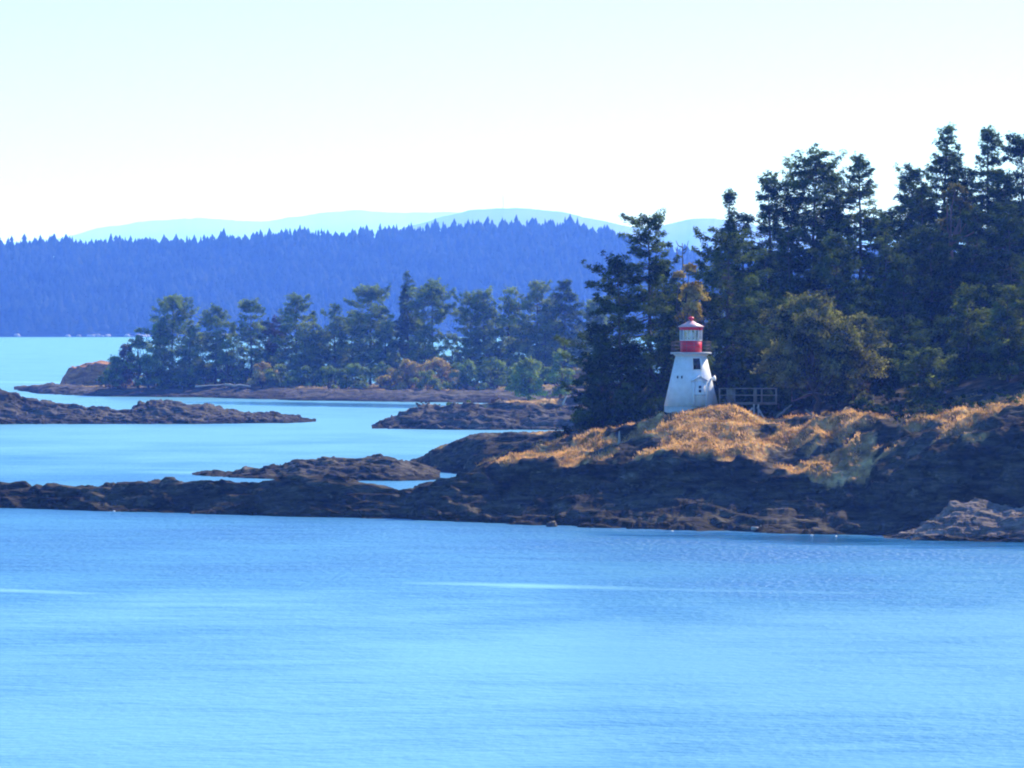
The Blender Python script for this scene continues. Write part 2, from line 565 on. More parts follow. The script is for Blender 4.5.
    rr = mathn(n, l, 'MULTIPLY', rr, mathn(n, l, 'SUBTRACT', 1.0, mathn(n, l, 'MULTIPLY', shelter, 0.6)))
    l.new(rr, p.inputs['Roughness'])
    l.new(bp.outputs[0], p.inputs['Normal'])
    l.new(p.outputs[0], out.inputs['Surface'])
    return m


def wpt(px, py):
    Y = KW / (py - HZ)
    return ((px - 512) * Y / F, Y)


WAVE = 0.62
SLICKS = []
for (pa, ya, pb, yb, hw) in ((380, 582, 700, 590, 3.4), (600, 588, 900, 594, 2.2), (-60, 588, 110, 594, 2.6), (120, 471, 420, 478, 9.0), (-100, 381, 130, 383, 22.0)):
    a, b = wpt(pa, ya), wpt(pb, yb)
    SLICKS.append(((a[0] + b[0]) / 2, (a[1] + b[1]) / 2, abs(b[0] - a[0]) / 2, hw, (b[1] - a[1]) / (b[0] - a[0])))
SHELTER = []
for (pa, ya, pb, yb, hw) in ((560, 532, 1180, 550, 13.0), (170, 402, 520, 408, 34.0)):
    a, b = wpt(pa, ya), wpt(pb, yb)
    SHELTER.append(((a[0] + b[0]) / 2, (a[1] + b[1]) / 2, abs(b[0] - a[0]) / 2, hw, (b[1] - a[1]) / (b[0] - a[0])))
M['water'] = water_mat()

# ---------------------------------------------------------------- water
mb = MB()
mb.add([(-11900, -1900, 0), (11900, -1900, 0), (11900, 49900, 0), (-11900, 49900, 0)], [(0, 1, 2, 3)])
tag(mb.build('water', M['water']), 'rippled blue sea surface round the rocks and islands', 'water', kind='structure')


# ---------------------------------------------------------------- terrain lofts
def loft(name, m, px0, px1, step, water, lines, rows, amp, freq, grassf=None, label='', cat='rock', kind='structure',
         seed=0, ampf=None, strata=0.5, smooth_u=2.0, hummock=None, bigf=1.3):
    """water: waterline (px, py); lines: ('py'|'z', dY, [(px, v)...]) front to back; surfaces placed at real distances behind the waterline"""
    px = np.arange(px0, px1 + step, step, dtype=float)
    wp = np.array(water, float)
    Yw = KW / (np.interp(px, wp[:, 0], wp[:, 1]) - HZ)
    ker = np.exp(-0.5 * (np.arange(-8, 9) * step / max(smooth_u, 1e-3)) ** 2)
    ker /= ker.sum()
    sm = lambda a: np.convolve(np.pad(a, 8, 'edge'), ker, 'valid')
    P = []
    for (kd, dY, pts) in lines:
        pt = np.array(pts, float)
        d = np.interp(px, *np.array(dY, float).T) if isinstance(dY, list) else dY
        Y = sm(Yw + d)
        v = sm(np.interp(px, pt[:, 0], pt[:, 1]))
        z = EYE - (v - HZ) * Y / F if kd == 'py' else v
        P.append(np.stack([(px - 512) * Y / F, Y, z], 1))
    P = np.array(P)
    G, vv = [], []
    for i in range(len(P) - 1):
        for r in range(rows[i]):
            t = r / rows[i]
            G.append(P[i] * (1 - t) + P[i + 1] * t)
            vv.append(i + t)
    G.append(P[-1])
    vv.append(len(P) - 1.0)
    G = np.array(G)
    vv = np.array(vv)
    # soften the breaks between the lines
    for _ in range(3):
        G[1:-1] = 0.25 * G[:-2] + 0.5 * G[1:-1] + 0.25 * G[2:]
    du = np.gradient(G, axis=1)
    dv = np.gradient(G, axis=0)
    N = np.cross(du, dv)
    N /= np.linalg.norm(N, axis=2)[..., None] + 1e-9
    R, C = G.shape[:2]
    flat = G.reshape(-1, 3)
    v_of = np.repeat(vv, C)
    px_of = np.tile(px, R)
    q = flat * freq * np.array([0.45, 0.8, 1.3]) + seed
    q[:, 2] += 0.25 * flat[:, 0] * freq                       # dipping beds
    a = np.full(len(flat), amp) if ampf is None else amp * ampf(v_of, px_of)
    edge = np.clip(np.minimum(v_of, len(P) - 1 - v_of) / 0.6, 0, 1)
    rd = ridged(q, 5)
    d = (rd - rd.mean()) * a * edge
    soft = np.clip(1.0 - (v_of - 3.7) * 1.6, 0.15, 1) if hummock is not None else 1.0
    edge = edge * np.clip(np.minimum(px_of - px0, px1 - px_of) / 14.0, 0.05, 1)
    big = fbm(flat * freq * 0.3 * np.array([0.7, 1, 1]) + seed + 50, 3) * a * bigf * edge * (0.4 + 0.6 * soft)
    out = flat + N.reshape(-1, 3) * (d + big)[:, None]
    if hummock is not None:
        hm = hummock(v_of, px_of)
        out[:, 2] += hm * (0.9 * ridged(flat * np.array([0.10, 0.13, 0.0]) + 5, 3) - 0.45) + hm * 0.5 * fbm(flat * np.array([0.45, 0.4, 0.0]) + 2, 3)
    if strata:
        # ledges: pull heights part of the way to steps
        sp = amp * 1.5
        ph = out[:, 2] + 0.10 * out[:, 0] + fbm(flat * freq * 0.35 + 9, 3) * sp * 2
        fr = ph / sp - np.floor(ph / sp)
        tgt = (np.floor(ph / sp) + np.clip((fr - 0.5) * 2.6 + 0.5, 0, 1)) * sp
        out[:, 2] += (tgt - ph) * strata * np.clip(a / amp, 0, 1) * edge * soft
    mb = MB()
    i = np.arange(R - 1)[:, None] * C + np.arange(C - 1)[None]
    Q = np.stack([i, i + 1, i + C + 1, i + C], -1).reshape(-1, 4)
    mb.add(out, Q)
    o = mb.build(name, m, smooth=True)
    tag(o, label, cat, kind=kind)
    g = grassf(v_of, px_of, out, N.reshape(-1, 3)) if grassf else np.zeros(len(out))
    at_ = o.data.attributes.new('grass', 'FLOAT', 'POINT')
    at_.data.foreach_set('value', g.astype(np.float32))
    loft.normals = N.reshape(-1, 3)
    return o, out, g


WL = [(-300, 500), (-80, 505.5), (0, 508), (100, 511), (200, 514), (300, 517), (400, 519), (500, 524), (600, 528), (700, 531), (800, 534), (900, 538), (1024, 541), (1100, 543)]


def head_grass(v, px, P, N):
    n1 = fbm(P * np.array([0.11, 0.20, 0.0]) + np.array([3.3, 0.25 * 0, 3]), 3)
    g = np.clip((v - 3.85) / 0.25, 0, 1) * np.clip((px - 455) / 40, 0, 1)
    g *= np.clip((7 - v) / 1.0, 0, 1) * np.clip((np.abs(N[:, 2]) - 0.5) / 0.15, 0, 1)
    g = g * (0.74 + n1 * 2.0)
    g -= np.clip((px - 850) / 40, 0, 1) * (0.26 + 0.3 * (v < 4.8))
    g = np.where((v < 3.7) | (px < 450), np.minimum(g, 0.1), g)
    return np.clip(g + (v > 3.7) * (0.12 * ridged(P * np.array([0.3, 0.2, 0.3]) + 8, 3) - 0.12) - (v < 3.7) * 0.3, 0, 1)


head, HV, HG = loft(
    'headland', M['headland'], -300, 1240, 1.2, WL,
    [('z', -4.0, [(-80, -2.5), (1100, -2.5)]),
     ('z', 0.0, [(-80, -0.15), (1100, -0.15)]),
     ('py', [(-80, 3.0), (420, 3.0), (490, 9.5), (800, 10.0), (880, 9.0), (1240, 9.5)], [(-300, 499.5), (-200, 495), (-80, 498), (0, 496), (60, 498), (100, 500), (200, 502), (300, 502), (360, 505), (400, 507), (440, 497), (500, 497), (560, 495), (600, 496), (700, 498), (760, 503), (800, 510), (900, 518), (1024, 516), (1100, 513)]),
     ('py', [(-80, 6.5), (420, 6.5), (490, 12.0), (800, 12.4), (880, 11.2), (1240, 11.8)], [(-300, 499.3), (-220, 492), (-80, 486), (0, 484), (60, 486), (100, 489), (140, 486), (165, 480), (230, 478.5), (270, 480), (300, 475), (340, 477), (365, 487), (400, 491), (430, 484), (480, 482), (540, 486), (560, 487), (600, 487), (650, 486), (700, 488), (760, 494), (800, 500), (850, 500), (900, 488), (950, 480), (1024, 472), (1100, 465)]),
     ('py', [(-80, 15), (420, 15), (480, 13.8), (760, 14.0), (800, 15.0), (870, 13.5), (1240, 13.6)], [(-80, 501), (0, 501), (300, 501), (400, 500), (430, 484), (480, 475), (520, 475), (560, 474), (600, 472), (650, 468), (700, 466), (745, 468), (770, 476), (800, 486), (830, 490), (860, 484), (900, 470), (925, 463), (950, 458), (1024, 445), (1100, 438)]),
     ('py', [(-80, 26), (480, 28), (860, 29), (980, 21), (1240, 20)], [(-80, 506), (400, 520), (430, 512), (455, 490), (480, 467), (520, 459), (560, 449), (600, 440), (640, 428), (664, 419), (682, 415), (700, 410), (718, 407.5), (735, 410), (748, 416), (760, 422), (780, 425), (800, 426), (850, 424), (900, 430), (950, 428), (1024, 416), (1100, 408)]),
     ('z', 38.0, [(-80, -2.5), (430, -2.5), (480, 2.0), (560, 5.5), (600, 6.8), (650, 9.2), (700, 10.4), (728, 10.2), (748, 9.2), (770, 9.0), (800, 9.2), (850, 9.8), (900, 9.8), (950, 10.5), (1024, 12), (1100, 13)]),
     ('z', 70.0, [(-80, -3), (430, -3), (480, -1), (560, 1.5), (600, 4), (650, 7.5), (700, 9.5), (760, 9.8), (800, 10.5), (900, 13), (1024, 16), (1100, 18)]),
     ('z', 120.0, [(-80, -3), (480, -3), (560, -1.5), (600, 0), (650, 3), (700, 6), (760, 9), (800, 12), (900, 16), (1024, 20), (1100, 22)]),
     ('z', 170.0, [(-80, -3), (650, -3), (700, 1), (800, 6), (900, 10), (1024, 14), (1100, 14)]),
     ('z', 210.0, [(-80, -3), (1100, -3)])],
    [6, 26, 38, 38, 44, 28, 18, 12, 8, 6], 0.62, 0.30, head_grass,
    'dark rock point with dry golden grass below the lighthouse and a long low rock spit', 'headland',
    ampf=lambda v, px: np.where(v < 3.2, 1.0, np.clip(1.0 - (v - 3.8) * 0.3, 0.6, 1)) * np.where(px < 430, 0.8, 1.0) * (1 + 0.7 * np.exp(-((v - 3.2) / 0.8) ** 2) * (px > 450)), strata=0.6, bigf=1.9,
    hummock=lambda v, px: 1.15 * np.clip((v - 3.5) / 0.6, 0, 1) * np.clip((6.2 - v), 0, 1) * np.clip((px - 450) / 60, 0, 1) * (1 - 0.8 * np.exp(-((px - 722) / 78) ** 4 - ((v - 5.2) / 0.9) ** 2)))

HN = loft.normals


def ground(x, y, V=HV):
    d = (V[:, 0] - x) ** 2 + (V[:, 1] - y) ** 2
    k = np.argpartition(d, 5)[:5]
    return float(np.mean(V[k, 2]))


slab, SV, SG = loft(
    'back_shore', M['headland'], 402, 700, 1.2, [(402, 468.2), (412, 469), (430, 472), (480, 476), (560, 478), (700, 480)],
    [('z', -3.0, [(402, -1.5), (700, -1.5)]),
     ('z', 0.0, [(402, -0.1), (700, -0.1)]),
     ('py', 14.0, [(402, 467.5), (412, 465), (425, 458), (440, 450), (460, 441), (480, 435), (500, 433), (560, 432), (620, 431), (700, 429)]),
     ('z', 40.0, [(402, -1), (440, 1.5), (480, 3.5), (560, 4.2), (700, 5)]),
     ('z', 70.0, [(402, -2), (700, -2)])],
    [5, 50, 30, 12], 0.6, 0.26, lambda v, px, P, N: np.clip(np.clip((v - 1.7) / 0.4, 0, 1) * np.clip((px - 480) / 60, 0, 1) * 0.55 + fbm(P * 0.15, 3) * 0.8, 0, 1),
    'sloping dark rock slab behind the dry grass point', 'shore', seed=11, strata=0.3)

spit2, S2V, _ = loft(
    'inner_rock', M['rock'], 192, 440, 1.0, [(192, 475.3), (230, 477.5), (300, 480.5), (400, 481), (440, 480)],
    [('z', -2.0, [(192, -1.5), (440, -1.5)]),
     ('z', 0.0, [(192, -0.1), (440, -0.1)]),
     ('py', 9.0, [(192, 474.8), (205, 472), (225, 470), (250, 466.5), (280, 464), (300, 461), (325, 457.5), (345, 459.5), (362, 458), (380, 454.5), (400, 458.5), (415, 464), (428, 467), (440, 472)]),
     ('z', 20.0, [(192, -1), (440, -1)]),
     ('z', 30.0, [(192, -2), (440, -2)])],
    [5, 44, 24, 6], 0.45, 0.4, None, 'low grey rock hump showing behind the long front spit', 'rock', seed=23, bigf=1.0)

islet4, I4V, I4G = loft(
    'brushy_islet', M['rock'], 372, 680, 1.0, [(372, 428.6), (400, 429), (480, 430), (600, 430), (680, 430)],
    [('z', -3.0, [(372, -1.5), (680, -1.5)]),
     ('z', 0.0, [(372, -0.1), (680, -0.1)]),
     ('py', 7.0, [(372, 428), (384, 424), (400, 420), (440, 419), (500, 421), (560, 420), (680, 420)]),
     ('py', 18.0, [(372, 428), (384, 421), (395, 417), (410, 408), (440, 405), (480, 403), (520, 404), (560, 400), (600, 397), (680, 394)]),
     ('z', 40.0, [(372, -1), (420, 2), (560, 4), (680, 6)]),
     ('z', 60.0, [(372, -2), (680, -2)])],
    [5, 26, 34, 18, 6], 0.95, 0.3, lambda v, px, P, N: np.clip(np.clip((v - 2.6) / 0.4, 0, 1) * np.clip((px - 400) / 100, 0, 1) * 0.55 + fbm(P * 0.12 + 7, 3) * 0.9, 0, 1),
    'jagged dark rock islet with brush below the middle island', 'islet', seed=37, strata=0.35)

islet5, I5V, _ = loft(
    'bare_islet', M['far_rock'], -250, 316, 1.0, [(-250, 424.5), (0, 424.3), (200, 424), (300, 423), (316, 421.5)],
    [('z', -3.0, [(-90, -1.5), (316, -1.5)]),
     ('z', 0.0, [(-90, -0.1), (316, -0.1)]),
     ('py', 8.0, [(-250, 424), (-200, 417), (-90, 404), (0, 404), (20, 412), (60, 416), (120, 417), (135, 412), (180, 410), (230, 414), (300, 419.5), (316, 421.4)]),
     ('py', 16.0, [(-250, 424), (-210, 412), (-120, 393), (-60, 386), (0, 388), (14, 390), (21, 397), (40, 402), (80, 406), (110, 409.5), (130, 411), (137, 402), (150, 399.5), (170, 398.5), (195, 401), (210, 404), (230, 409), (250, 413), (280, 414.5), (300, 417), (316, 421.2)]),
     ('z', 30.0, [(-90, -0.5), (316, -1)]),
     ('z', 45.0, [(-90, -2), (316, -2)])],
    [5, 30, 30, 16, 6], 0.75, 0.42, None, 'low bare brown rock islet in the channel on the left', 'islet', seed=51, bigf=1.0)

island, MV, MG = loft(
    'middle_island', M['far_rock'], 14, 760, 1.2, [(14, 390), (40, 394), (100, 396.5), (200, 397.5), (300, 400.5), (400, 402), (480, 403), (760, 403)],
    [('z', -4.0, [(14, -2), (760, -2)]),
     ('z', 0.0, [(14, -0.1), (760, -0.1)]),
     ('py', 26.0, [(14, 389), (30, 387), (45, 386), (50, 384), (56, 386.5), (100, 388), (200, 389), (300, 390.5), (400, 391), (480, 392), (760, 393)]),
     ('z', 60.0, [(14, 0), (40, 1.4), (90, 2.0), (200, 2.4), (330, 2.6), (500, 2.8), (760, 3)]),
     ('z', 120.0, [(14, -2), (60, 0), (100, 1.8), (200, 2.4), (400, 2.6), (600, 3), (760, 3)]),
     ('z', 190.0, [(14, -3), (760, -3)])],
    [6, 40, 22, 14, 8], 0.7, 0.22, lambda v, px, P, N: np.clip(np.clip((v - 2.1) / 0.5, 0, 1) * 0.75 + fbm(P * 0.06, 3) * 0.7, 0, 1),
    'low wooded island with a bare rock ledge along its shore', 'island', seed=61, strata=0.3)

knoll, KV, _ = loft(
    'rock_outcrop', M['orange_rock'], 60, 134, 0.6, [(60, 393.5), (134, 394.5)],
    [('z', 18.0, [(60, 0.6), (134, 0.6)]),
     ('py', 21.0, [(60, 388), (63, 380), (68, 371), (75, 367), (90, 365), (100, 364), (110, 366), (122, 370), (130, 378), (134, 388)]),
     ('py', 30.0, [(60, 388), (63, 378), (68, 368), (75, 365), (90, 363), (100, 362), (112, 363), (122, 368), (130, 376), (134, 388)]),
     ('z', 42.0, [(60, 0.6), (134, 0.6)])],
    [30, 16, 14], 0.6, 0.3, None, 'rounded orange brown rock outcrop at the left end of the wooded island', 'rock', kind='thing', seed=71)

outc, OV, _ = loft(
    'rock_outcrop', M['pale_rock'], 884, 1160, 0.8, [(884, 538.2), (930, 540.5), (1024, 542.5), (1090, 544)],
    [('z', -1.5, [(884, -1.2), (1090, -1.2)]),
     ('z', -0.5, [(884, -0.1), (1090, -0.1)]),
     ('py', 4.0, [(884, 538), (900, 533), (930, 524), (960, 516), (1000, 516), (1040, 514), (1100, 520), (1160, 543)]),
     ('py', 9.0, [(884, 537.5), (900, 531), (920, 524), (938, 514), (952, 501), (975, 498.5), (990, 501), (1003, 506), (1024, 503), (1050, 502), (1090, 510), (1130, 525), (1160, 543)]),
     ('z', 15.0, [(884, -0.5), (940, 1), (1090, 2)])],
    [5, 40, 34, 16], 0.42, 0.42, None, 'pale sloping rock outcrop at the water edge on the lower right', 'rock', kind='thing', seed=83, strata=0.4)

# ---------------------------------------------------------------- far hill, its forest, mountains
HILLTOP = [(-1300, 300), (-1150, 268), (-900, 252), (-600, 240), (-260, 244), (0, 240), (100, 238), (200, 238), (300, 229), (340, 231), (400, 228), (440, 223), (480, 221), (520, 219), (560, 221), (600, 226), (625, 233), (650, 246), (700, 250), (800, 250), (1000, 248), (1300, 246), (1700, 252), (2100, 270)]
hp = np.array(HILLTOP, float)
Yh0 = KW / (337.0 - HZ)
hill, HLV, _ = loft(
    'hill', M['hill'], -1300, 2100, 6.0, [(-1300, 337), (2100, 337)],
    [('z', -30.0, [(-260, -6), (1300, -6)]),
     ('z', 0.0, [(-260, 0), (1300, 0)]),
     ('z', 60.0, [(-260, 5), (1300, 5)]),
     ('py', 800.0, [(p, y + 16) for p, y in HILLTOP]),
     ('z', 1400.0, [(-260, 40), (1300, 40)]),
     ('z', 2000.0, [(-260, -6), (1300, -6)])],
    [4, 10, 24, 12, 6], 6.0, 0.008, None, 'long forested hill across the water', 'hill', strata=0.0, smooth_u=12)


def tree_cloud(rng, X, Y, Z, Hh, Rr, sides=6, tiers=4):
    """ragged conifers merged into one far-off wood"""
    n = len(X)
    mb = MB()
    for k in range(tiers):
        t0 = 0.12 + 0.80 * k / tiers
        t1 = min(1.0, t0 + 0.42)
        rad = Rr * (1.05 - t0) * rng.uniform(0.75, 1.2, n)
        th = (np.arange(sides)[None] + rng.uniform(0, 1, (n, 1))) * 2 * math.pi / sides
        rj = rad[:, None] * rng.uniform(0.55, 1.25, (n, sides))
        ring = np.stack([X[:, None] + rj * np.cos(th), Y[:, None] + rj * np.sin(th), Z[:, None] + Hh[:, None] * (t0 + rng.uniform(-0.05, 0.05, (n, sides)))], -1)
        apex = np.stack([X + rng.normal(0, 0.3, n), Y, Z + Hh * t1], -1)[:, None]
        V = np.concatenate([ring, apex], 1)
        b = np.arange(n)[:, None] * (sides + 1)
        kk = np.arange(sides)[None]
        T = np.stack([b + kk, b + (kk + 1) % sides, np.broadcast_to(b + sides, (n, sides))], -1).reshape(-1, 3)
        mb.add(V.reshape(-1, 3), T=T)
    return mb


rng = np.random.RandomState(5)
N_F = 21000
pxs = np.concatenate([rng.uniform(-255, 1295, 13000), rng.uniform(-1290, -255, 5000), rng.uniform(1295, 2090, 3000)])
dys = 8 + 892 * rng.uniform(0, 1, N_F) ** 0.9
Yt = Yh0 + dys
Xt = (pxs - 512) * Yt / F
ridge = EYE - (np.interp(pxs, hp[:, 0], hp[:, 1]) + 16 - HZ) * (Yh0 + 800) / F
Zt = np.interp(dys, [0, 60], [0, 5])
Zt = np.where(dys > 60, 5 + (ridge - 5) * np.clip((dys - 60) / 740, 0, 1), Zt)
keep = (noise(np.stack([Xt / 90, Yt / 90, Xt * 0], 1)) > -0.55)
Hh = rng.uniform(17, 24, N_F) * (1 + 0.5 * noise(np.stack([Xt / 45, Yt / 45, Xt * 0 + 3], 1)) + 0.3 * noise(np.stack([Xt / 14, Yt / 30, Xt * 0 + 3], 1))) + (rng.uniform(0, 1, N_F) > 0.96) * rng.uniform(3, 8, N_F)
Rr = Hh * rng.uniform(0.18, 0.42, N_F)
rnd = rng.uniform(0, 1, N_F) > 0.62
Hh = np.where(rnd, Hh * 0.85, Hh)
Rr = np.where(rnd, Rr * 1.45, Rr)
fm = tree_cloud(rng, Xt[keep], Yt[keep], Zt[keep] - 1, Hh[keep], Rr[keep])
tag(fm.build('forest', M['forest']), 'unbroken blue hazed conifer forest covering the far hill', 'forest', kind='stuff')

# pale rocks and stones scattered on the far shore
mb = MB()
for k in range(60):
    p = rng.choice([92, 100, 140, 225, 232, 300, 20]) + rng.normal(0, 8)
    s = rng.uniform(1.5, 4.5)
    c = at(p, 336, Yh0 - 2)
    mb.lathe([(s * 0.8, -1), (s, 0.8), (s * 0.5, s * 0.8)], 6, rng.uniform(0, 3), (c[0], Yh0 + rng.uniform(-4, 10)))
tag(mb.build('shore_rubble', M['buff']), 'pale stones along the far shore under the hill', 'stones', kind='stuff')


def mountain(name, Yd, prof, depth, label, amp):
    pr = np.array(prof, float)
    px = np.arange(pr[0, 0], pr[-1, 0], 1.5)
    top = np.interp(px, pr[:, 0], pr[:, 1])
    top = top + fbm(np.stack([px / 22, px * 0, px * 0 + Yd], 1), 5, 0.6) * amp
    rows = [(-0.5, -0.05), (-0.35, 0.35), (-0.15, 0.8), (0, 1.0), (0.3, 0.6), (0.5, -0.05)]
    G = []
    for (d, hgt) in rows:
        Y = Yd + d * depth
        z = (EYE - (top - HZ) * Yd / F) * hgt
        z = z + fbm(np.stack([px / 30, px * 0 + d * 7, px * 0 + Yd], 1), 4) * 24 * (hgt > 0.1) * (hgt < 0.99)
        G.append(np.stack([(px - 512) * Y / F, np.full_like(px, Y), z], 1))
    G = np.array(G)
    R, C = G.shape[:2]
    i = np.arange(R - 1)[:, None] * C + np.arange(C - 1)[None]
    mb = MB()
    mb.add(G.reshape(-1, 3), np.stack([i, i + 1, i + C + 1, i + C], -1).reshape(-1, 4))
    tag(mb.build(name, M['mountain'], smooth=True), label, 'mountain', kind='structure')


mountain('mountain', 20000, [(180, 317), (300, 262), (380, 236), (420, 223), (440, 217), (470, 210), (500, 208), (530, 208.5), (560, 212), (600, 220), (640, 229), (662, 226), (690, 219), (715, 218), (760, 226), (820, 236), (900, 250), (1050, 300), (1090, 317)], 1800, 'pale blue rounded mountain rising behind the forested hill', 1.3)
mountain('mountain', 45000, [(-760, 316), (-600, 262), (-420, 230), (0, 244), (60, 238), (110, 226), (150, 221), (200, 218), (260, 222), (300, 216), (350, 210), (400, 213), (450, 212), (500, 219), (560, 222), (640, 228), (760, 226), (1000, 228), (1400, 240), (1650, 262), (1780, 316)], 2200, 'faintest mountain range on the horizon', 1.6)

# ---------------------------------------------------------------- haze
mb = MB()
mb.box((0, 24000, 599.5), (24000, 52000, 1201))
hm, hn, hl, hout = mat('haze_air')
pv = hn.new('ShaderNodeVolumePrincipled')
pv.inputs['Color'].default_value = (*HAZE_COLOR, 1)
pv.inputs['Density'].default_value = HAZE_DENSITY
pv.inputs['Anisotropy'].default_value = 0.4
pv.inputs['Absorption Color'].default_value = (1, 1, 1, 1)
hl.new(pv.outputs[0], hout.inputs['Volume'])
hz = mb.build('haze', hm)
hz.location.z = 0
tag(hz, 'thin blue sea haze fading the far hills', 'haze', kind='stuff')


# ---------------------------------------------------------------- trees
def trunk_path(rng, Hh, lean, wob, n=12):
    t = np.linspace(0, 1, n)
    off = np.cumsum(rng.normal(0, wob, (n, 2)), 0) * Hh / n
    off -= off[0]
    return np.stack([off[:, 0] + lean[0] * Hh * t ** 1.5, off[:, 1] + lean[1] * Hh * t ** 1.5, t * Hh], 1)


def conifer(name, px, top, Y, hw, label, group, m='fir', base=0.12, style='spire', dens=1.0, leaf=0.34, seed=1, lean=0.0,
            gaps=0.35, V=HV, skew=0.0, bark='bark', nb=None, cat='tree', droop=0.5, gz=None):
    rng = np.random.RandomState(seed)
    x = (px - 512) * Y / F
    z0 = ground(x, Y, V) if gz is None else gz
    Hh = zat(top, Y) - z0
    R = 1.3 * hw * Y / F
    root = thing(name, (x, Y, z0 - 0.25), label, cat, group)
    Hh += 0.25
    tp = trunk_path(rng, Hh * 0.985, (lean, 0), 0.035)
    r0 = max(0.12, Hh * 0.0155)
    tz = tp[:, 2] / Hh
    tr = r0 * (1.0 - 0.93 * tz) + r0 * 0.35 * np.exp(-tz * 25)
    tm = MB()
    tm.tube(tp, tr, 8)
    cm = MB()
    n_br = nb or int(24 + Hh * 5.6)
    ts = np.sort(rng.uniform(0, 1, n_br))
    wh = max(5, int(Hh * (1 - base) / (0.95 if leaf < 0.5 else 1.5)))            # some boughs sit in loose whorls
    tw = (np.floor(ts * wh) + 0.5 + rng.normal(0, 0.2, n_br)) / wh
    ts = np.clip(np.where(rng.uniform(0, 1, n_br) < 0.6, tw, ts), 0, 1)
    ts = np.concatenate([ts, [0.96, 0.98, 1.0]])
    az0 = rng.uniform(0, 6.28)
    C, D, U, S = [], [], [], []
    gphase = rng.uniform(0, 50)
    for i, t in enumerate(ts):
        az = az0 + i * 2.4 + rng.normal(0, 0.5)
        side = math.cos(az)
        g = noise(np.array([[t * Hh * 0.30, side * 1.7 + gphase, math.sin(az) * 1.7 + gphase]]))[0]
        if g < -0.25 + (gaps - 0.35) and rng.rand() < 0.85:
            continue
        if style == 'spire':
            prof = (1 - t) ** 0.75 * min(1, 0.8 + 1.6 * t) + 0.05
        elif style == 'flat':
            prof = (0.80 + 0.20 * math.sin(t * 7 + gphase)) * (1.02 - 0.62 * t) * (1 if t < 0.9 else 0.75)
        elif style == 'bushy':
            prof = math.sqrt(max(0.02, 1 - (t * 0.99) ** 1.7)) * min(1, 0.85 + t)
        elif style == 'umbrella':
            prof = (0.42 + 0.55 * math.exp(-((t - 0.72) / 0.18) ** 2)) * (1 if t < 0.9 else 0.6)
        else:
            prof = (0.75 - 0.4 * t) * (0.7 + 0.3 * math.sin(t * 9 + gphase))
        L = R * prof * rng.uniform(0.6, 1.3) * (1 + g * 0.9) * (1 + skew * side * (1 - t))
        L = max(L, 0.28)
        h = base + (1 - base) * t
        p0 = np.array([np.interp(h, tz, tp[:, 0]), np.interp(h, tz, tp[:, 1]), h * Hh * 0.99])
        el = math.radians(-14 + 44 * t ** 1.8 + rng.normal(0, 9)) if style in ('spire', 'bushy') else math.radians(-8 + 28 * t ** 2 + rng.normal(0, 9))
        s = np.linspace(0, 1, 6)
        dirh = np.array([math.cos(az), math.sin(az), 0])
        bow = L * (min(math.tan(el), 0.95) * s - droop * 0.5 * s ** 2 + 0.22 * s ** 4)
        wig = rng.normal(0, 0.05 * L, (6, 3)) * s[:, None]
        path = p0 + dirh[None] * (L * s)[:, None] + np.array([0, 0, 1.0])[None] * bow[:, None] + wig
        if L > 0.9:
            tm.tube(path, np.linspace(max(0.025, r0 * 0.25 * (1 - 0.6 * t)), 0.015, 6), 4, cap=False)
        nsp = max(3, int(L / leaf * 4.0 * dens))
        ss = 0.22 + 0.80 * rng.uniform(0, 1, nsp) ** 0.75
        ctr = np.stack([np.interp(ss, s, path[:, k]) for k in range(3)], 1)
        perp = np.array([-dirh[1], dirh[0], 0])
        wdt = (0.30 * L * (1.12 - ss) + 0.32 * leaf + 0.1)
        sd = rng.uniform(-1, 1, nsp)
        ctr = ctr + perp[None] * (sd * wdt)[:, None]
        ctr[:, 2] += -0.22 * np.abs(sd) * wdt + rng.normal(0, 0.5 * leaf, nsp)
        q = 6
        cc = np.repeat(ctr, q, 0) + rng.normal(0, 0.42, (nsp * q, 3)) * leaf * np.array([1, 1, 0.65])
        dd = dirh[None] + perp[None] * np.repeat(sd, q)[:, None] * 1.1 + rng.normal(0, 0.55, (nsp * q, 3)) + np.array([0, 0, -0.15])
        uu = np.array([0, 0, 1.0]) + rng.normal(0, 0.5, (nsp * q, 3))
        C.append(cc)
        D.append(dd)
        U.append(uu)
        S.append(rng.uniform(0.6, 1.25, nsp * q) * leaf * 0.62)
    C, D, U, S = np.vstack(C), np.vstack(D), np.vstack(U), np.concatenate(S)
    cm.leaves(C, D, S, S * 0.36, U)
    tm.build('trunk', M[bark], root)
    cm.build('crown', M[m], root)
    return root


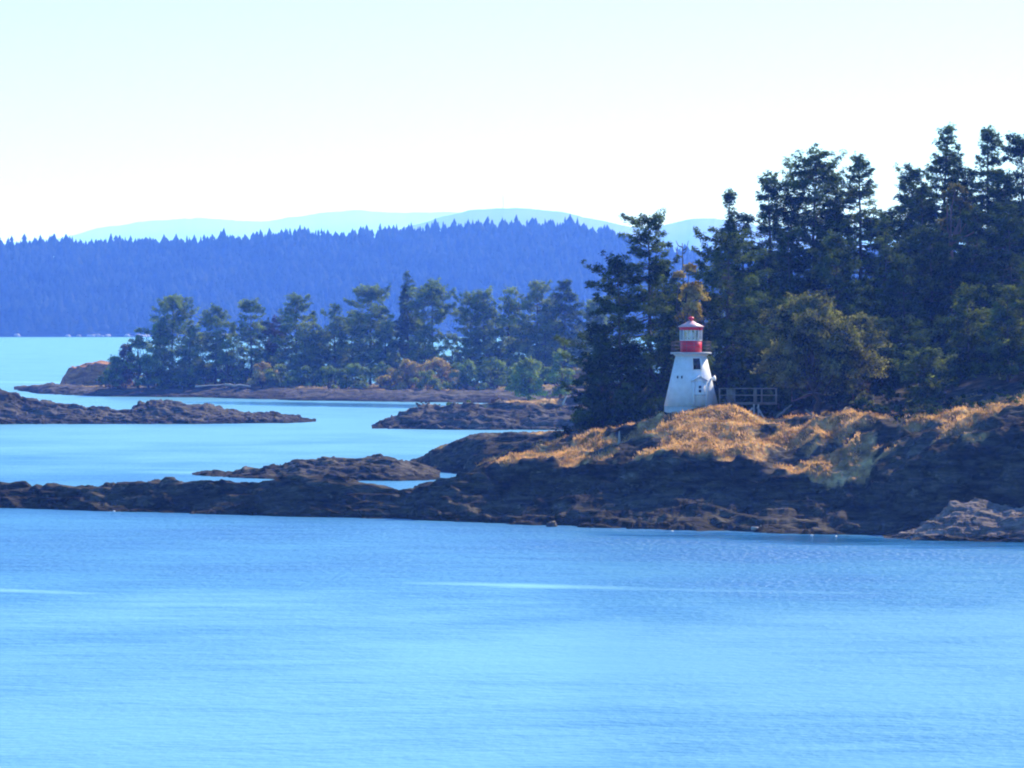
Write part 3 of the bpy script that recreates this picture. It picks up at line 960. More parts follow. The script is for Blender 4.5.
def broadleaf(name, px, top, Y, hw, label, group, m='oak', nblob=14, leaf=0.30, seed=1, V=HV, trunk_h=0.25, dens=1.0, bark='bark',
              flat=0.0, lean=0.0, cat='tree', gz=None, low=0.15, stems=1):
    rng = np.random.RandomState(seed)
    x = (px - 512) * Y / F
    z0 = ground(x, Y, V) if gz is None else gz
    Hh = max(0.8, zat(top, Y) - z0) + 0.25
    R = hw * Y / F
    root = thing(name, (x, Y, z0 - 0.25), label, cat, group)
    tm, cm = MB(), MB()
    blobs = []
    for k in range(nblob):
        for _ in range(30):
            a, b = rng.uniform(0, 6.28), rng.uniform(0, 1) ** 0.5
            t = rng.uniform(0, 1)
            w = math.sqrt(max(0.05, 1 - (2 * (t ** 0.85) - 0.85) ** 2 * 0.8))
            br = rng.uniform(0.17, 0.36) * min(R, Hh * 0.6) * (14 / nblob) ** 0.25
            c = np.array([math.cos(a) * b * w * (R - br * 0.8) + lean * Hh * t, math.sin(a) * b * w * (R - br * 0.8) * 0.8,
                          Hh * (low + (1 - low) * t) - br * 0.8 if t > 0.5 else Hh * (low + (1 - low) * t) + br * 0.2])
            c[2] = min(c[2], Hh - br * 0.85)
            if all(np.linalg.norm(c - o[0]) > 0.42 * (br + o[1]) for o in blobs):
                break
        blobs.append((c, br))
    top_i = max(range(nblob), key=lambda i: blobs[i][0][2] + blobs[i][1])
    c, br = blobs[top_i]
    blobs[top_i] = (np.array([c[0] * 0.5, c[1] * 0.5, Hh - br]), br)
    r0 = min(max(0.06, 0.028 * Hh), 0.30)
    fork = np.array([lean * Hh * 0.3, 0, Hh * trunk_h])
    starts = []
    for k in range(stems):
        o = rng.normal(0, 0.25 if stems > 1 else 0.0, 2) * r0 * 5
        pth = np.linspace([o[0], o[1], 0], fork + np.array([o[0] * 2, o[1] * 2, 0]), 5) + rng.normal(0, 0.02 * Hh, (5, 3)) * np.array([1, 1, 0]) * np.linspace(0, 1, 5)[:, None]
        tm.tube(pth, np.linspace(r0 * 1.25, r0 * 0.8, 5), 8)
        starts.append(pth[-1])
    C, D, U, S = [], [], [], []
    for i, (c, br) in enumerate(blobs):
        st = starts[i % len(starts)]
        mid = st * 0.5 + c * 0.5 + rng.normal(0, 0.05 * Hh, 3)
        tm.tube(np.array([st, mid, c + np.array([0, 0, br * 0.3])]), [r0 * 0.5, r0 * 0.3, r0 * 0.08], 5, cap=False)
        n = int(52 * dens * (br / leaf) ** 2)
        d = rng.normal(size=(n, 3))
        d /= np.linalg.norm(d, axis=1)[:, None]
        d[:, 2] = np.where(d[:, 2] < -0.3, -d[:, 2], d[:, 2])
        bump = 1 + 0.9 * noise(d * 2.2 + i * 7.7)
        rr = br * bump * rng.uniform(0.4, 1.15, n) ** 0.7
        keep = noise(d * 3.0 + i * 3.1 + 20) > -0.30
        p = c + d * rr[:, None] * np.array([1.1, 1.1, 0.95 - flat])
        p, d = p[keep], d[keep]
        n = len(p)
        C.append(p)
        D.append(rng.normal(size=(n, 3)) + d * 0.5 + np.array([0, 0, -0.3]))
        U.append(d + np.array([0, 0, 0.5]) + rng.normal(0, 0.5, (n, 3)))
        S.append(rng.uniform(0.6, 1.3, n) * leaf * 0.55)
    C, D, U, S = np.vstack(C), np.vstack(D), np.vstack(U), np.concatenate(S)
    cm.leaves(C, D, S, S * 0.62, U)
    tm.build('trunk', M[bark], root)
    cm.build('crown', M[m], root)
    return root


GH = 'trees on the lighthouse point'
T = conifer
T('fir_tree', 651, 218, 516, 58, 'big dark layered fir with flat-topped crown just left of the lighthouse', GH, style='flat', base=0.16, seed=3, gaps=0.42, skew=-0.35, lean=-0.01)
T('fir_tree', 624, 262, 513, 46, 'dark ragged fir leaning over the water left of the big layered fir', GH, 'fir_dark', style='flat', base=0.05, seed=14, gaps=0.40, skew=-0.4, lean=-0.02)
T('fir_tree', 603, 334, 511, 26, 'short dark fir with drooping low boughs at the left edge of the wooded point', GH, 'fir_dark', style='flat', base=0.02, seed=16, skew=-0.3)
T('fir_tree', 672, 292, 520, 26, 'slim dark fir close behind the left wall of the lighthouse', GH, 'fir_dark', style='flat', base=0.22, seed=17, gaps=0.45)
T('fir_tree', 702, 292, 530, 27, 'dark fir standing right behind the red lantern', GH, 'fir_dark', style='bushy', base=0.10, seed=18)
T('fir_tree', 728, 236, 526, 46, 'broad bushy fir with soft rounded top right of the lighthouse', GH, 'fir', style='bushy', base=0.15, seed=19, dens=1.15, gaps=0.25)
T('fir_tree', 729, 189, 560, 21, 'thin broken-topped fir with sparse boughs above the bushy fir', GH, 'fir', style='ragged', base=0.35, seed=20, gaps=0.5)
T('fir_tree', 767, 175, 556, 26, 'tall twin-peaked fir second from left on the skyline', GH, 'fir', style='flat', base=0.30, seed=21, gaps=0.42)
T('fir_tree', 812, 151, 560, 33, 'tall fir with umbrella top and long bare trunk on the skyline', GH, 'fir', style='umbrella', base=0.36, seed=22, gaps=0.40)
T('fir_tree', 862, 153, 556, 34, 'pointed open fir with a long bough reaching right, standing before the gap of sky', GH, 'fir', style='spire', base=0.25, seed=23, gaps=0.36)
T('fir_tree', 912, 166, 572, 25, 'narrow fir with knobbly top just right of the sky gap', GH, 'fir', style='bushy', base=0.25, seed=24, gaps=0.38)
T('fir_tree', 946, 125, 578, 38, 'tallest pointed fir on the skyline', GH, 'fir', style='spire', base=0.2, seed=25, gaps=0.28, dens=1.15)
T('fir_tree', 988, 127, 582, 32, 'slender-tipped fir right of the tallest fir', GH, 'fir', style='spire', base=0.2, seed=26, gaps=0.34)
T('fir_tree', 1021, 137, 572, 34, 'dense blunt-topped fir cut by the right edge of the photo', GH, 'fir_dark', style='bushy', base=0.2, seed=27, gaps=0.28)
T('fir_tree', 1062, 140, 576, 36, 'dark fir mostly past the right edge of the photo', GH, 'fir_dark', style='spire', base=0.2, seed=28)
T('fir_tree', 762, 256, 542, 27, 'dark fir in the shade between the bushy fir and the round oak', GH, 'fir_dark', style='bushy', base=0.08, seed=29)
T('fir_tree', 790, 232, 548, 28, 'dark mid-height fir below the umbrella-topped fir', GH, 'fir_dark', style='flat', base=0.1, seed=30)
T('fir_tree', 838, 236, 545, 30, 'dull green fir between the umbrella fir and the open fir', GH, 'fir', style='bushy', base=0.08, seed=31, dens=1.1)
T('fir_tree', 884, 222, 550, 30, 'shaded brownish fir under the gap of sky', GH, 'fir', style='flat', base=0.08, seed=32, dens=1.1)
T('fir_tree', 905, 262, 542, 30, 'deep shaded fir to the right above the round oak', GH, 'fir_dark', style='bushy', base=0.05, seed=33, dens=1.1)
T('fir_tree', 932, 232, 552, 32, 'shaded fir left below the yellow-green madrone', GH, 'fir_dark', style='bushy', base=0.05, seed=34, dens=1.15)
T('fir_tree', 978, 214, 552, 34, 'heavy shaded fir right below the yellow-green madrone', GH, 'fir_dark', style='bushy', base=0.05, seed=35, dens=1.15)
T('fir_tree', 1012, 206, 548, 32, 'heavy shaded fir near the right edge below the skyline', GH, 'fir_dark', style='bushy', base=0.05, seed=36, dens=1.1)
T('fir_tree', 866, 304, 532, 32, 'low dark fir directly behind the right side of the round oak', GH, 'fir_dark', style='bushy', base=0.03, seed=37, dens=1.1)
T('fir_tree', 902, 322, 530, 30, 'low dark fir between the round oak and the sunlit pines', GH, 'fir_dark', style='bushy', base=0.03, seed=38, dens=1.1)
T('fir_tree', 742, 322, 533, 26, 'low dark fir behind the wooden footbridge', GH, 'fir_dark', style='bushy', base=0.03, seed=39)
T('pine_tree', 968, 288, 508, 34, 'sunlit green pine with lumpy boughs on the right slope', GH, 'fir_light', style='flat', base=0.08, seed=40, gaps=0.30, dens=1.1)
T('pine_tree', 1008, 286, 494, 34, 'sunlit green pine by the right edge with its trunk foot showing', GH, 'fir_light', style='flat', base=0.14, seed=41, gaps=0.30, dens=1.1)
T('pine_tree', 924, 352, 492, 30, 'short flat-topped pine left of the sunlit pines', GH, 'fir_light', style='umbrella', base=0.10, seed=42, gaps=0.22, dens=1.2)
T('pine_tree', 1040, 252, 506, 32, 'dark pine rising behind the pines at the right edge', GH, 'fir', style='bushy', base=0.06, seed=43)
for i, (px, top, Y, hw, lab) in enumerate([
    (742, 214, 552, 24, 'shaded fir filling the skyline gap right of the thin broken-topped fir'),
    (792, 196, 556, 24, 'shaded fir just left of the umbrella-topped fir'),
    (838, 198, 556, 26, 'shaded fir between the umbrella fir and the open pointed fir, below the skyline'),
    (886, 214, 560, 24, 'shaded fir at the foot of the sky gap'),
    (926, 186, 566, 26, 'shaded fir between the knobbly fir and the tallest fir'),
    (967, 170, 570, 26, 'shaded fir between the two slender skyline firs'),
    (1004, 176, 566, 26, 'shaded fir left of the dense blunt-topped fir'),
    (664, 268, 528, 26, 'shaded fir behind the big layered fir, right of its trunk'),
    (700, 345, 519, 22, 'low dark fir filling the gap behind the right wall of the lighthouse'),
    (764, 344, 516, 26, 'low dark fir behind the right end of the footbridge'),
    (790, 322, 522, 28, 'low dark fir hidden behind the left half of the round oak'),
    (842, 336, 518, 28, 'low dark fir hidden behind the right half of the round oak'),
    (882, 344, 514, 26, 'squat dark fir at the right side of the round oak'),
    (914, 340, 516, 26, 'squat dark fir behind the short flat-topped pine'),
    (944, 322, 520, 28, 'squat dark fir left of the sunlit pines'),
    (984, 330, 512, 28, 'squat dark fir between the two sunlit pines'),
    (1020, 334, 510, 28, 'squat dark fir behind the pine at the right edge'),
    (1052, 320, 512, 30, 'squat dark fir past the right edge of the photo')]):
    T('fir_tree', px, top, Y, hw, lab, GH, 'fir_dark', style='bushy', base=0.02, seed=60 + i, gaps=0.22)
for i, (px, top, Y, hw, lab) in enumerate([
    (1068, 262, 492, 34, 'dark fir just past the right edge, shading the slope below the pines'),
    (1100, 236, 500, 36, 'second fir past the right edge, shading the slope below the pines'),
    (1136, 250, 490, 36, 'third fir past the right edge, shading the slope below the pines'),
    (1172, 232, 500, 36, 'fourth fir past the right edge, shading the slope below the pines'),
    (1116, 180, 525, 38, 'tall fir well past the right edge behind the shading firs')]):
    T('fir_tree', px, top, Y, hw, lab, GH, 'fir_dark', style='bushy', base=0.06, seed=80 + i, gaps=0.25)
broadleaf('oak_tree', 816, 293, 503, 82, 'big round olive-green oak on the grassy bluff right of the footbridge', GH, 'oak', 30, 0.30, 44, trunk_h=0.22, dens=1.0, low=0.12)
broadleaf('madrone_tree', 953, 183, 562, 24, 'yellow-green madrone with reddish trunk under the tallest fir', GH, 'madrone', 9, 0.34, 45, trunk_h=0.62, bark='red_bark', low=0.66)
broadleaf('madrone_tree', 688, 264, 512, 24, 'golden brown madrone crown above and left of the red lantern', GH, 'golden', 14, 0.30, 46, trunk_h=0.55, low=0.62, dens=1.2)
broadleaf('madrone_tree', 853, 372, 508, 18, 'brownish bush-like small madrone beside the round oak', GH, 'brown_leaf', 6, 0.28, 47, trunk_h=0.4, bark='red_bark', low=0.3)


def dead_tree(px, top, Y, label, seed, V=HV):
    rng = np.random.RandomState(seed)
    x = (px - 512) * Y / F
    z0 = ground(x, Y, V)
    Hh = zat(top, Y) - z0 + 0.3
    root = thing('dead_tree', (x, Y, z0 - 0.3), label, 'tree', GH)
    tm, bm_ = MB(), MB()
    tp = trunk_path(rng, Hh, (0, 0), 0.03)
    tm.tube(tp, np.linspace(Hh * 0.014, 0.05, 12), 7)
    for k in range(7):
        h = rng.uniform(0.82, 0.98)
        p = np.array([np.interp(h * Hh, tp[:, 2], tp[:, j]) for j in range(3)])
        s = -1 if k % 2 else 1
        L = rng.uniform(0.6, 1.5)
        d = np.array([s * rng.uniform(0.6, 1), rng.uniform(-0.5, 0.5), 0.35])
        bm_.tube([p, p + d * L * 0.5, p + d * L * 0.8 + np.array([0, 0, 0.5 * L])], [0.09, 0.06, 0.03], 5)
    tm.build('trunk', M['dead'], root)
    bm_.build('bare_branches', M['dead'], root)


dead_tree(684, 243, 541, 'bare dead tree with forked twigs beside the big layered fir', 5)

# shrubs on the point
GS = 'shrubs on the lighthouse point'
for i, (px, top, Y, hw, m, lab) in enumerate([
    (592, 384, 511, 26, 'fir_dark', 'dark low bush overhanging the rocks at the left tip of the wooded point'),
    (624, 388, 509, 26, 'fir_dark', 'dark low bush under the big layered fir'),
    (652, 394, 506, 14, 'fir_dark', 'small dark bush against the left foot of the lighthouse'),
    (868, 392, 497, 26, 'oak', 'spreading low bush right of the round oak'),
    (893, 402, 490, 20, 'fir_dark', 'dark bush below the short flat-topped pine'),
    (925, 404, 486, 22, 'oak', 'green bush at the top of the shaded slope under the pines'),
    (962, 398, 490, 24, 'fir_dark', 'dark bush under the left sunlit pine'),
    (992, 402, 488, 18, 'fir_dark', 'dark bush between the two sunlit pines'),
    (1030, 396, 484, 22, 'fir_dark', 'dark bush at the right edge under the pines'),
    (745, 384, 522, 22, 'fir_dark', 'dark bush behind the footbridge railing'),
    (778, 388, 512, 18, 'fir_dark', 'dark bush left of the round oak trunk'),
    (840, 398, 506, 18, 'fir_dark', 'dark bush right of the round oak trunk'),
    (900, 432, 474, 10, 'oak', 'small tuft of green bush on the shaded slope'),
    (878, 404, 482, 16, 'fir_dark', 'dark bush at the right end of the golden tongue of grass'),
    (910, 410, 478, 18, 'fir_dark', 'dark bush spilling down the slope below the short flat-topped pine'),
    (938, 406, 480, 20, 'fir', 'green bush on the slope left below the sunlit pines'),
    (958, 412, 475, 15, 'fir_dark', 'lowest dark bush on the slope under the sunlit pines'),
    (978, 402, 478, 20, 'fir_dark', 'dark bush on the slope between the sunlit pines'),
    (1002, 398, 479, 18, 'fir', 'green bush on the slope below the pine by the right edge'),
    (1022, 404, 474, 18, 'fir_dark', 'low dark bush on the slope at the right edge'),
    (1046, 390, 478, 24, 'fir_dark', 'dark bush on the slope just past the right edge'),
    (932, 420, 470, 12, 'fir_dark', 'small dark bush on the bare slope under the lowest pine bush'),
    (968, 416, 470, 13, 'fir_dark', 'dark mound of bush halfway up the right slope'),
    (996, 416, 468, 14, 'fir_dark', 'dark bush rooted in the rock of the right slope'),
    (1016, 420, 464, 12, 'fir', 'green bush low on the slope at the right edge'),
    (862, 398, 490, 16, 'fir_dark', 'dark bush at the right foot of the round oak'),
    (892, 388, 500, 22, 'fir_dark', 'tall dark bush between the round oak and the short flat-topped pine'),
    (946, 384, 500, 22, 'fir_dark', 'tall dark bush left behind the sunlit pines'),
]):
    broadleaf('shrub', px, top, Y, hw, lab, GS, m, 14, 0.28, 100 + i, trunk_h=0.18, low=0.05, cat='shrub', stems=3)

# ---------------------------------------------------------------- middle island trees
GM = 'trees on the middle island'
LM = 0.62
for i, (px, top, Y, hw, st, m, base, lab) in enumerate([
    (172, 297, 1272, 22, 'bushy', 'mid_green', 0.10, 'dense tree with leaning tip, tallest at the left end of the middle island'),
    (160, 318, 1268, 14, 'flat', 'mid_green', 0.10, 'smaller fir leaning against the tallest tree at the island left end'),
    (190, 320, 1266, 13, 'spire', 'mid_green', 0.05, 'low fir on the right flank of the tallest left-end tree'),
    (215, 307, 1268, 13, 'umbrella', 'mid_green', 0.10, 'narrow fir with knob-like top on the middle island'),
    (251, 302, 1270, 21, 'flat', 'mid_green', 0.06, 'broad layered fir with overhanging left boughs on the middle island'),
    (296, 297, 1266, 19, 'bushy', 'mid_green', 0.05, 'full dense fir in the left half of the middle island'),
    (277, 318, 1272, 13, 'flat', 'brown_leaf', 0.15, 'thin brownish tree between two full firs on the middle island'),
    (314, 312, 1268, 12, 'spire', 'mid_green', 0.05, 'low pointed tree right of the full dense fir'),
    (335, 305, 1264, 15, 'flat', 'mid_green', 0.15, 'open fir with gaps of water under its boughs'),
    (370, 288, 1262, 22, 'bushy', 'mid_green', 0.18, 'wide dark fir with several bare trunks showing below'),
    (385, 318, 1256, 13, 'flat', 'mid_green', 0.25, 'slim fir at the right side of the wide dark fir'),
    (408, 272, 1262, 11, 'spire', 'fir', 0.10, 'tallest narrow columnar fir on the middle island'),
    (433, 282, 1258, 18, 'umbrella', 'mid_green', 0.28, 'umbrella-topped fir right of the columnar fir'),
    (425, 330, 1252, 14, 'bushy', 'mid_green', 0.05, 'low green tree at the foot of the columnar fir'),
    (470, 294, 1254, 18, 'flat', 'mid_green', 0.18, 'twin-trunk fir with a bough reaching left'),
    (484, 290, 1252, 15, 'flat', 'mid_green', 0.18, 'upright fir with open layered boughs beside the twin-trunk fir'),
    (508, 288, 1250, 17, 'flat', 'mid_green', 0.06, 'wind-swept fir with top bent right'),
    (535, 284, 1240, 22, 'bushy', 'pale_green', 0.06, 'soft pale green tree right of the wind-swept fir'),
    (545, 318, 1236, 20, 'bushy', 'pale_green', 0.04, 'soft pale green lower tree before the last tall fir'),
    (564, 281, 1238, 19, 'flat', 'fir', 0.12, 'last tall fir at the right end of the middle island'),
    (126, 346, 1270, 11, 'flat', 'brown_leaf', 0.05, 'stunted brownish fir by the orange outcrop'),
    (203, 334, 1276, 13, 'bushy', 'mid_green', 0.03, 'short fir filling in left of the knob-topped fir'),
    (234, 326, 1280, 13, 'spire', 'mid_green', 0.03, 'short fir filling in right of the knob-topped fir'),
    (266, 322, 1280, 14, 'bushy', 'fir', 0.03, 'short dark fir on the right of the broad layered fir'),
    (306, 322, 1258, 13, 'flat', 'pale_green', 0.03, 'short pale fir in front of the full dense fir'),
    (322, 332, 1276, 14, 'bushy', 'mid_green', 0.03, 'low round fir left of the open fir'),
    (352, 312, 1274, 15, 'flat', 'mid_green', 0.05, 'mid-height fir left of the wide dark fir'),
    (396, 326, 1270, 12, 'bushy', 'fir', 0.03, 'low dark fir left of the columnar fir'),
    (418, 306, 1268, 11, 'spire', 'mid_green', 0.05, 'mid-height fir between the columnar and the umbrella-topped fir'),
    (452, 336, 1256, 14, 'bushy', 'mid_green', 0.03, 'low fir in the gap right of the umbrella-topped fir'),
    (496, 310, 1256, 14, 'spire', 'mid_green', 0.03, 'mid-height fir left of the wind-swept fir'),
    (520, 304, 1252, 15, 'bushy', 'mid_green', 0.03, 'mid-height fir behind the wind-swept fir'),
    (552, 300, 1250, 15, 'flat', 'mid_green', 0.03, 'mid-height fir left of the last tall fir'),
    (580, 326, 1248, 16, 'bushy', 'pale_green', 0.03, 'low pale fir right of the last tall fir'),
    (598, 300, 1245, 18, 'flat', 'mid_green', 0.10, 'fir seen through the boughs of the nearer dark firs'),
]):
    T('fir_tree', px, top, Y, hw * 1.12, lab, GM, m, style=st, base=base, seed=200 + i, leaf=LM * 0.92, V=MV, gaps=0.46, dens=0.8)
for i, (px, top, Y, hw, m, nb, lab) in enumerate([
    (138, 328, 1268, 13, 'mid_green', 8, 'small round-headed tree leaning left beside the orange outcrop'),
    (116, 356, 1268, 14, 'mid_green', 9, 'low spreading tree on the back of the orange outcrop'),
    (148, 348, 1262, 15, 'mid_green', 8, 'low dark tree right of the orange outcrop'),
    (228, 340, 1262, 14, 'mid_green', 8, 'low olive tree in front of the knob-topped fir'),
    (528, 358, 1010, 24, 'pale_green', 12, 'rounded pale green tree standing on the brushy rock islet'),
    (561, 350, 1015, 20, 'pale_green', 10, 'thin pale tree near the right end of the brushy rock islet'),
]):
    broadleaf('leafy_tree', px, top, Y, hw * 1.1, lab, GM, m, nb * 2, 0.5, 240 + i, V=MV, low=0.12, gz=(zat(401, 1010) if Y < 1100 else None), dens=0.9)
GI = 'bushes along the middle island'
bush_specs = [
    (106, 372, 9, 'mid_green', 'green bush on top of the orange outcrop'), (128, 366, 14, 'brown_leaf', 'brown bush right of the orange outcrop'),
    (150, 372, 14, 'mid_green', 'dark green bush under the leaning round-headed tree'), (176, 368, 16, 'mid_green', 'dark bush under the tallest left-end tree'),
    (204, 364, 15, 'brown_leaf', 'brownish bush below the knob-topped fir'), (232, 366, 14, 'brown_leaf', 'second brownish bush further along the shore'),
    (262, 362, 15, 'golden', 'yellowish bush below the broad layered fir'), (282, 364, 16, 'pale_green', 'yellow-green wide bush in the left half of the shore'),
    (306, 366, 16, 'mid_green', 'dark bush below the full dense fir'), (330, 366, 16, 'mid_green', 'dark bush below the open fir'),
    (356, 364, 18, 'mid_green', 'dark wide bush under the bare trunks'), (384, 362, 15, 'mid_green', 'dark bush left of the golden bushes'),
    (392, 368, 12, 'golden', 'golden bush at the foot of the columnar fir'), (408, 359, 15, 'golden', 'bright straw-gold bush, left of the pair under the columnar fir'),
    (438, 358, 20, 'golden', 'widest straw-gold bush on the middle island'), (428, 370, 14, 'pale_green', 'low yellow-green bush in front of the gold bushes'),
    (466, 360, 18, 'mid_green', 'dark bush right of the gold bushes'), (494, 358, 20, 'mid_green', 'dark bush under the wind-swept fir'),
    (520, 364, 18, 'mid_green', 'dark bush under the soft pale tree'), (478, 378, 12, 'pale_green', 'small light green bush low by the shore ledge'),
    (584, 360, 14, 'golden', 'golden brown bush by the dark fir boughs'),
]
for i, (px, top, hw, m, lab) in enumerate(bush_specs):
    Y = KW / (float(np.interp(px, [14, 100, 200, 300, 400, 480, 760], [390, 396.5, 397.5, 400.5, 402, 403, 403])) - HZ) + 40 + (i % 3) * 6
    broadleaf('bush', px, top, Y, hw * 1.4, lab, GI, m, 18, 0.45, 300 + i, V=MV, low=0.03, trunk_h=0.15, cat='bush', stems=3, dens=0.9)
GB = 'bushes on the brushy rock islet'
for i, (px, top, hw, m, lab) in enumerate([
    (425, 404, 12, 'brown_leaf', 'brown bush on the left end of the brushy rock islet'), (448, 403, 14, 'mid_green', 'dark green bush left of centre on the brushy islet'),
    (472, 400, 12, 'mid_green', 'dark green bush at the centre of the brushy islet'), (498, 398, 13, 'brown_leaf', 'brown bush right of centre on the brushy islet'),
    (530, 396, 16, 'mid_green', 'dark bush beneath the rounded pale tree'), (560, 394, 14, 'brown_leaf', 'dry brown bush beneath the thin pale tree'),
    (572, 396, 10, 'golden', 'small golden bush at the right end of the brushy islet'), (586, 386, 14, 'brown_leaf', 'reddish brown bush half behind the dark overhanging fir'),
]):
    broadleaf('bush', px, top, 899, hw, lab, GB, m, 12, 0.36, 340 + i, V=I4V, low=0.0, trunk_h=0.15, cat='bush', stems=3)

# ---------------------------------------------------------------- dry grass
rng = np.random.RandomState(9)
cand = np.where((HG > 0.55) & (np.abs(HN[:, 2]) > 0.86) & (HV[:, 1] < 530) & (HV[:, 2] > 2))[0]
pick = rng.choice(cand, 26000)
P = HV[pick] + rng.normal(0, 0.15, (26000, 3)) * np.array([1, 1, 0])
k = 3
C = np.repeat(P, k, 0)
d = np.array([0, 0, 1.0]) + rng.normal(0, 0.45, (len(C), 3)) + np.array([-0.25, 0, 0])
Ls = rng.uniform(0.08, 0.22, len(C))
gm = MB()
gm.leaves(C + d * Ls[:, None] * 0.6, d, Ls, Ls * 0.16, rng.normal(size=(len(C), 3)))
tag(gm.build('dry_grass', M['straw']), 'dry golden grass covering the top of the point', 'grass', kind='stuff')

# ---------------------------------------------------------------- lighthouse
LX, LY = (691 - 512) * 496 / F, 496.0
PXM = F / LY
zb = zat(406, LY)
lh = thing('lighthouse', (LX, LY, zb), 'white tapered eight-sided lighthouse with red lantern on the grassy bluff', 'lighthouse')
ROT = math.radians(-90 + 8)             # the door wall looks a little to the right of the camera
V0 = ROT + math.pi / 8


def hz_(py):
    return (406 - py) / PXM


z_deck = hz_(353.6)
RB, RT = 2.80, 1.56
mb = MB()
mb.lathe([(RB, 0.0), (RB - (RB - RT) * 0.5, z_deck * 0.5), (RT, z_deck)], 8, V0)
mb.build('tower_wall', M['white'], lh)
mb = MB()
mb.lathe([(RB + 0.0, -2.2), (RB - 0.03, -0.003)], 8, V0)
mb.build('concrete_base', M['concrete'], lh)
mb = MB()
mb.lathe([(RT + 0.12, z_deck - 0.22), (RT + 0.3, z_deck - 0.06)], 8, V0)
mb.build('cornice', M['white_trim'], lh)
mb = MB()
mb.lathe([(2.13, z_deck - 0.057), (2.13, z_deck + 0.14)], 8, V0)
mb.build('gallery_deck', M['concrete'], lh)
zd = z_deck + 0.143
mb = MB()
for k in range(16):
    a = V0 + k * math.pi / 8
    r = 2.04 if k % 2 == 0 else 2.04 * math.cos(math.pi / 8)
    mb.tube([(r * math.cos(a), r * math.sin(a), zd), (r * math.cos(a), r * math.sin(a), zd + 1.05)], 0.016, 5)
for zr in (0.35, 0.7, 1.05):
    pts = [(2.04 * math.cos(V0 + k * math.pi / 4), 2.04 * math.sin(V0 + k * math.pi / 4), zd + zr) for k in range(9)]
    for a, b in zip(pts[:-1], pts[1:]):
        mb.tube([a, b], 0.013, 5)
mb.build('railing', M['iron'], lh)
z_g0, z_g1, z_e = hz_(340.7), hz_(330.0), hz_(327.0)
RL = 1.09
mb = MB()
mb.lathe([(RL, zd), (RL, z_g0)], 8, V0 + 0.25)
lw = mb.build('lantern_wall', M['red'], lh)
mb = MB()
mb.lathe([(RL + 0.05, z_g0 + 0.002), (RL + 0.05, z_g0 + 0.07)], 8, V0 + 0.25)
mb.build('window_sill', M['white_trim'], lw)
gp = MB()
ang = [V0 + 0.25 + k * math.pi / 4 for k in range(8)]
for k in range(8):
    a, b = ang[k], ang[(k + 1) % 8]
    r = RL - 0.03
    gp.add([(r * math.cos(a), r * math.sin(a), z_g0 + 0.072), (r * math.cos(b), r * math.sin(b), z_g0 + 0.072), (r * math.cos(b), r * math.sin(b), z_g1), (r * math.cos(a), r * math.sin(a), z_g1)], [(0, 1, 2, 3)])
gl = gp.build('lantern_glazing', M['glass'], lh)
mb = MB()
for k in range(8):
    a, b = ang[k], ang[(k + 1) % 8]
    A = np.array([RL * math.cos(a), RL * math.sin(a)])
    B = np.array([RL * math.cos(b), RL * math.sin(b)])
    for f_, w in ((0.0, 0.055), (0.5, 0.03)):
        c = A * (1 - f_) + B * f_
        mb.tube([(c[0], c[1], z_g0 + 0.06), (c[0], c[1], z_g1 + 0.01)], w, 5)
mb.build('glazing_bars', M['white_trim'], gl)
mb = MB()
mb.lathe([(0.16, z_g0 - 0.1), (0.16, z_g0 + 0.25), (0.27, z_g0 + 0.34), (0.33, z_g0 + 0.55), (0.27, z_g0 + 0.78), (0.12, z_g0 + 0.86)], 12)
mb.build('lamp_lens', M['white_trim'], lh)
mb = MB()
mb.lathe([(RL + 0.08, z_g1), (RL + 0.12, z_e)], 8, V0 + 0.25)
mb.build('eave_band', M['red'], lh)
mb = MB()
mb.lathe([(RL + 0.22, z_e + 0.002), (RL + 0.22, z_e + 0.07), (0.62, hz_(323.2)), (0.22, hz_(320.6))], 8, V0 + 0.25)
rf = mb.build('lantern_roof', M['roof_red'], lh)
mb = MB()
mb.lathe([(0.16, hz_(320.55)), (0.16, hz_(319.4)), (0.30, hz_(318.9)), (0.33, hz_(318.0)), (0.24, hz_(317.1)), (0.08, hz_(316.6))], 12)
mb.build('roof_vent', M['red'], rf)

# frame on the sloping door wall: local x along the wall, outward normal, height
nrm = np.array([math.cos(ROT), math.sin(ROT)])
tng = np.array([-math.sin(ROT), math.cos(ROT)])


def wall_r(z):
    return (RB - (RB - RT) * z / z_deck) * math.cos(math.pi / 8)


def wbox(mb_, u, z0, z1, w, d0, d1, vertical=False):
    """a box on the door wall between heights z0..z1, from d0 to d1 in front of the wall at its foot"""
    V = []
    for zz in (z0, z1):
        for dd in (d0, d1):
            r = (wall_r(z0) if vertical else wall_r(zz)) + dd
            for uu in (u - w / 2, u + w / 2):
                p = nrm * r + tng * uu
                V.append((p[0], p[1], zz))
    mb_.add(V, [(0, 1, 5, 4), (2, 6, 7, 3), (0, 4, 6, 2), (1, 3, 7, 5), (4, 5, 7, 6), (0, 2, 3, 1)])


wf, wp_ = MB(), MB()
uw = 0.30
zw0, zw1, ww = hz_(369.2), hz_(358.2), 0.76
for (u, a, b, w) in ((uw - ww / 2 - 0.05, zw0 - 0.08, zw1 + 0.08, 0.10), (uw + ww / 2 + 0.05, zw0 - 0.08, zw1 + 0.08, 0.10), (uw, zw1, zw1 + 0.08, ww), (uw, zw0 - 0.08, zw0, ww)):
    wbox(wf, u, a, b, w, -0.05, 0.07)
win = wf.build('window', M['white_trim'], lh)
wbox(wp_, uw, zw0, zw1, ww, -0.04, 0.012)
wp_.build('pane', M['dark'], win)
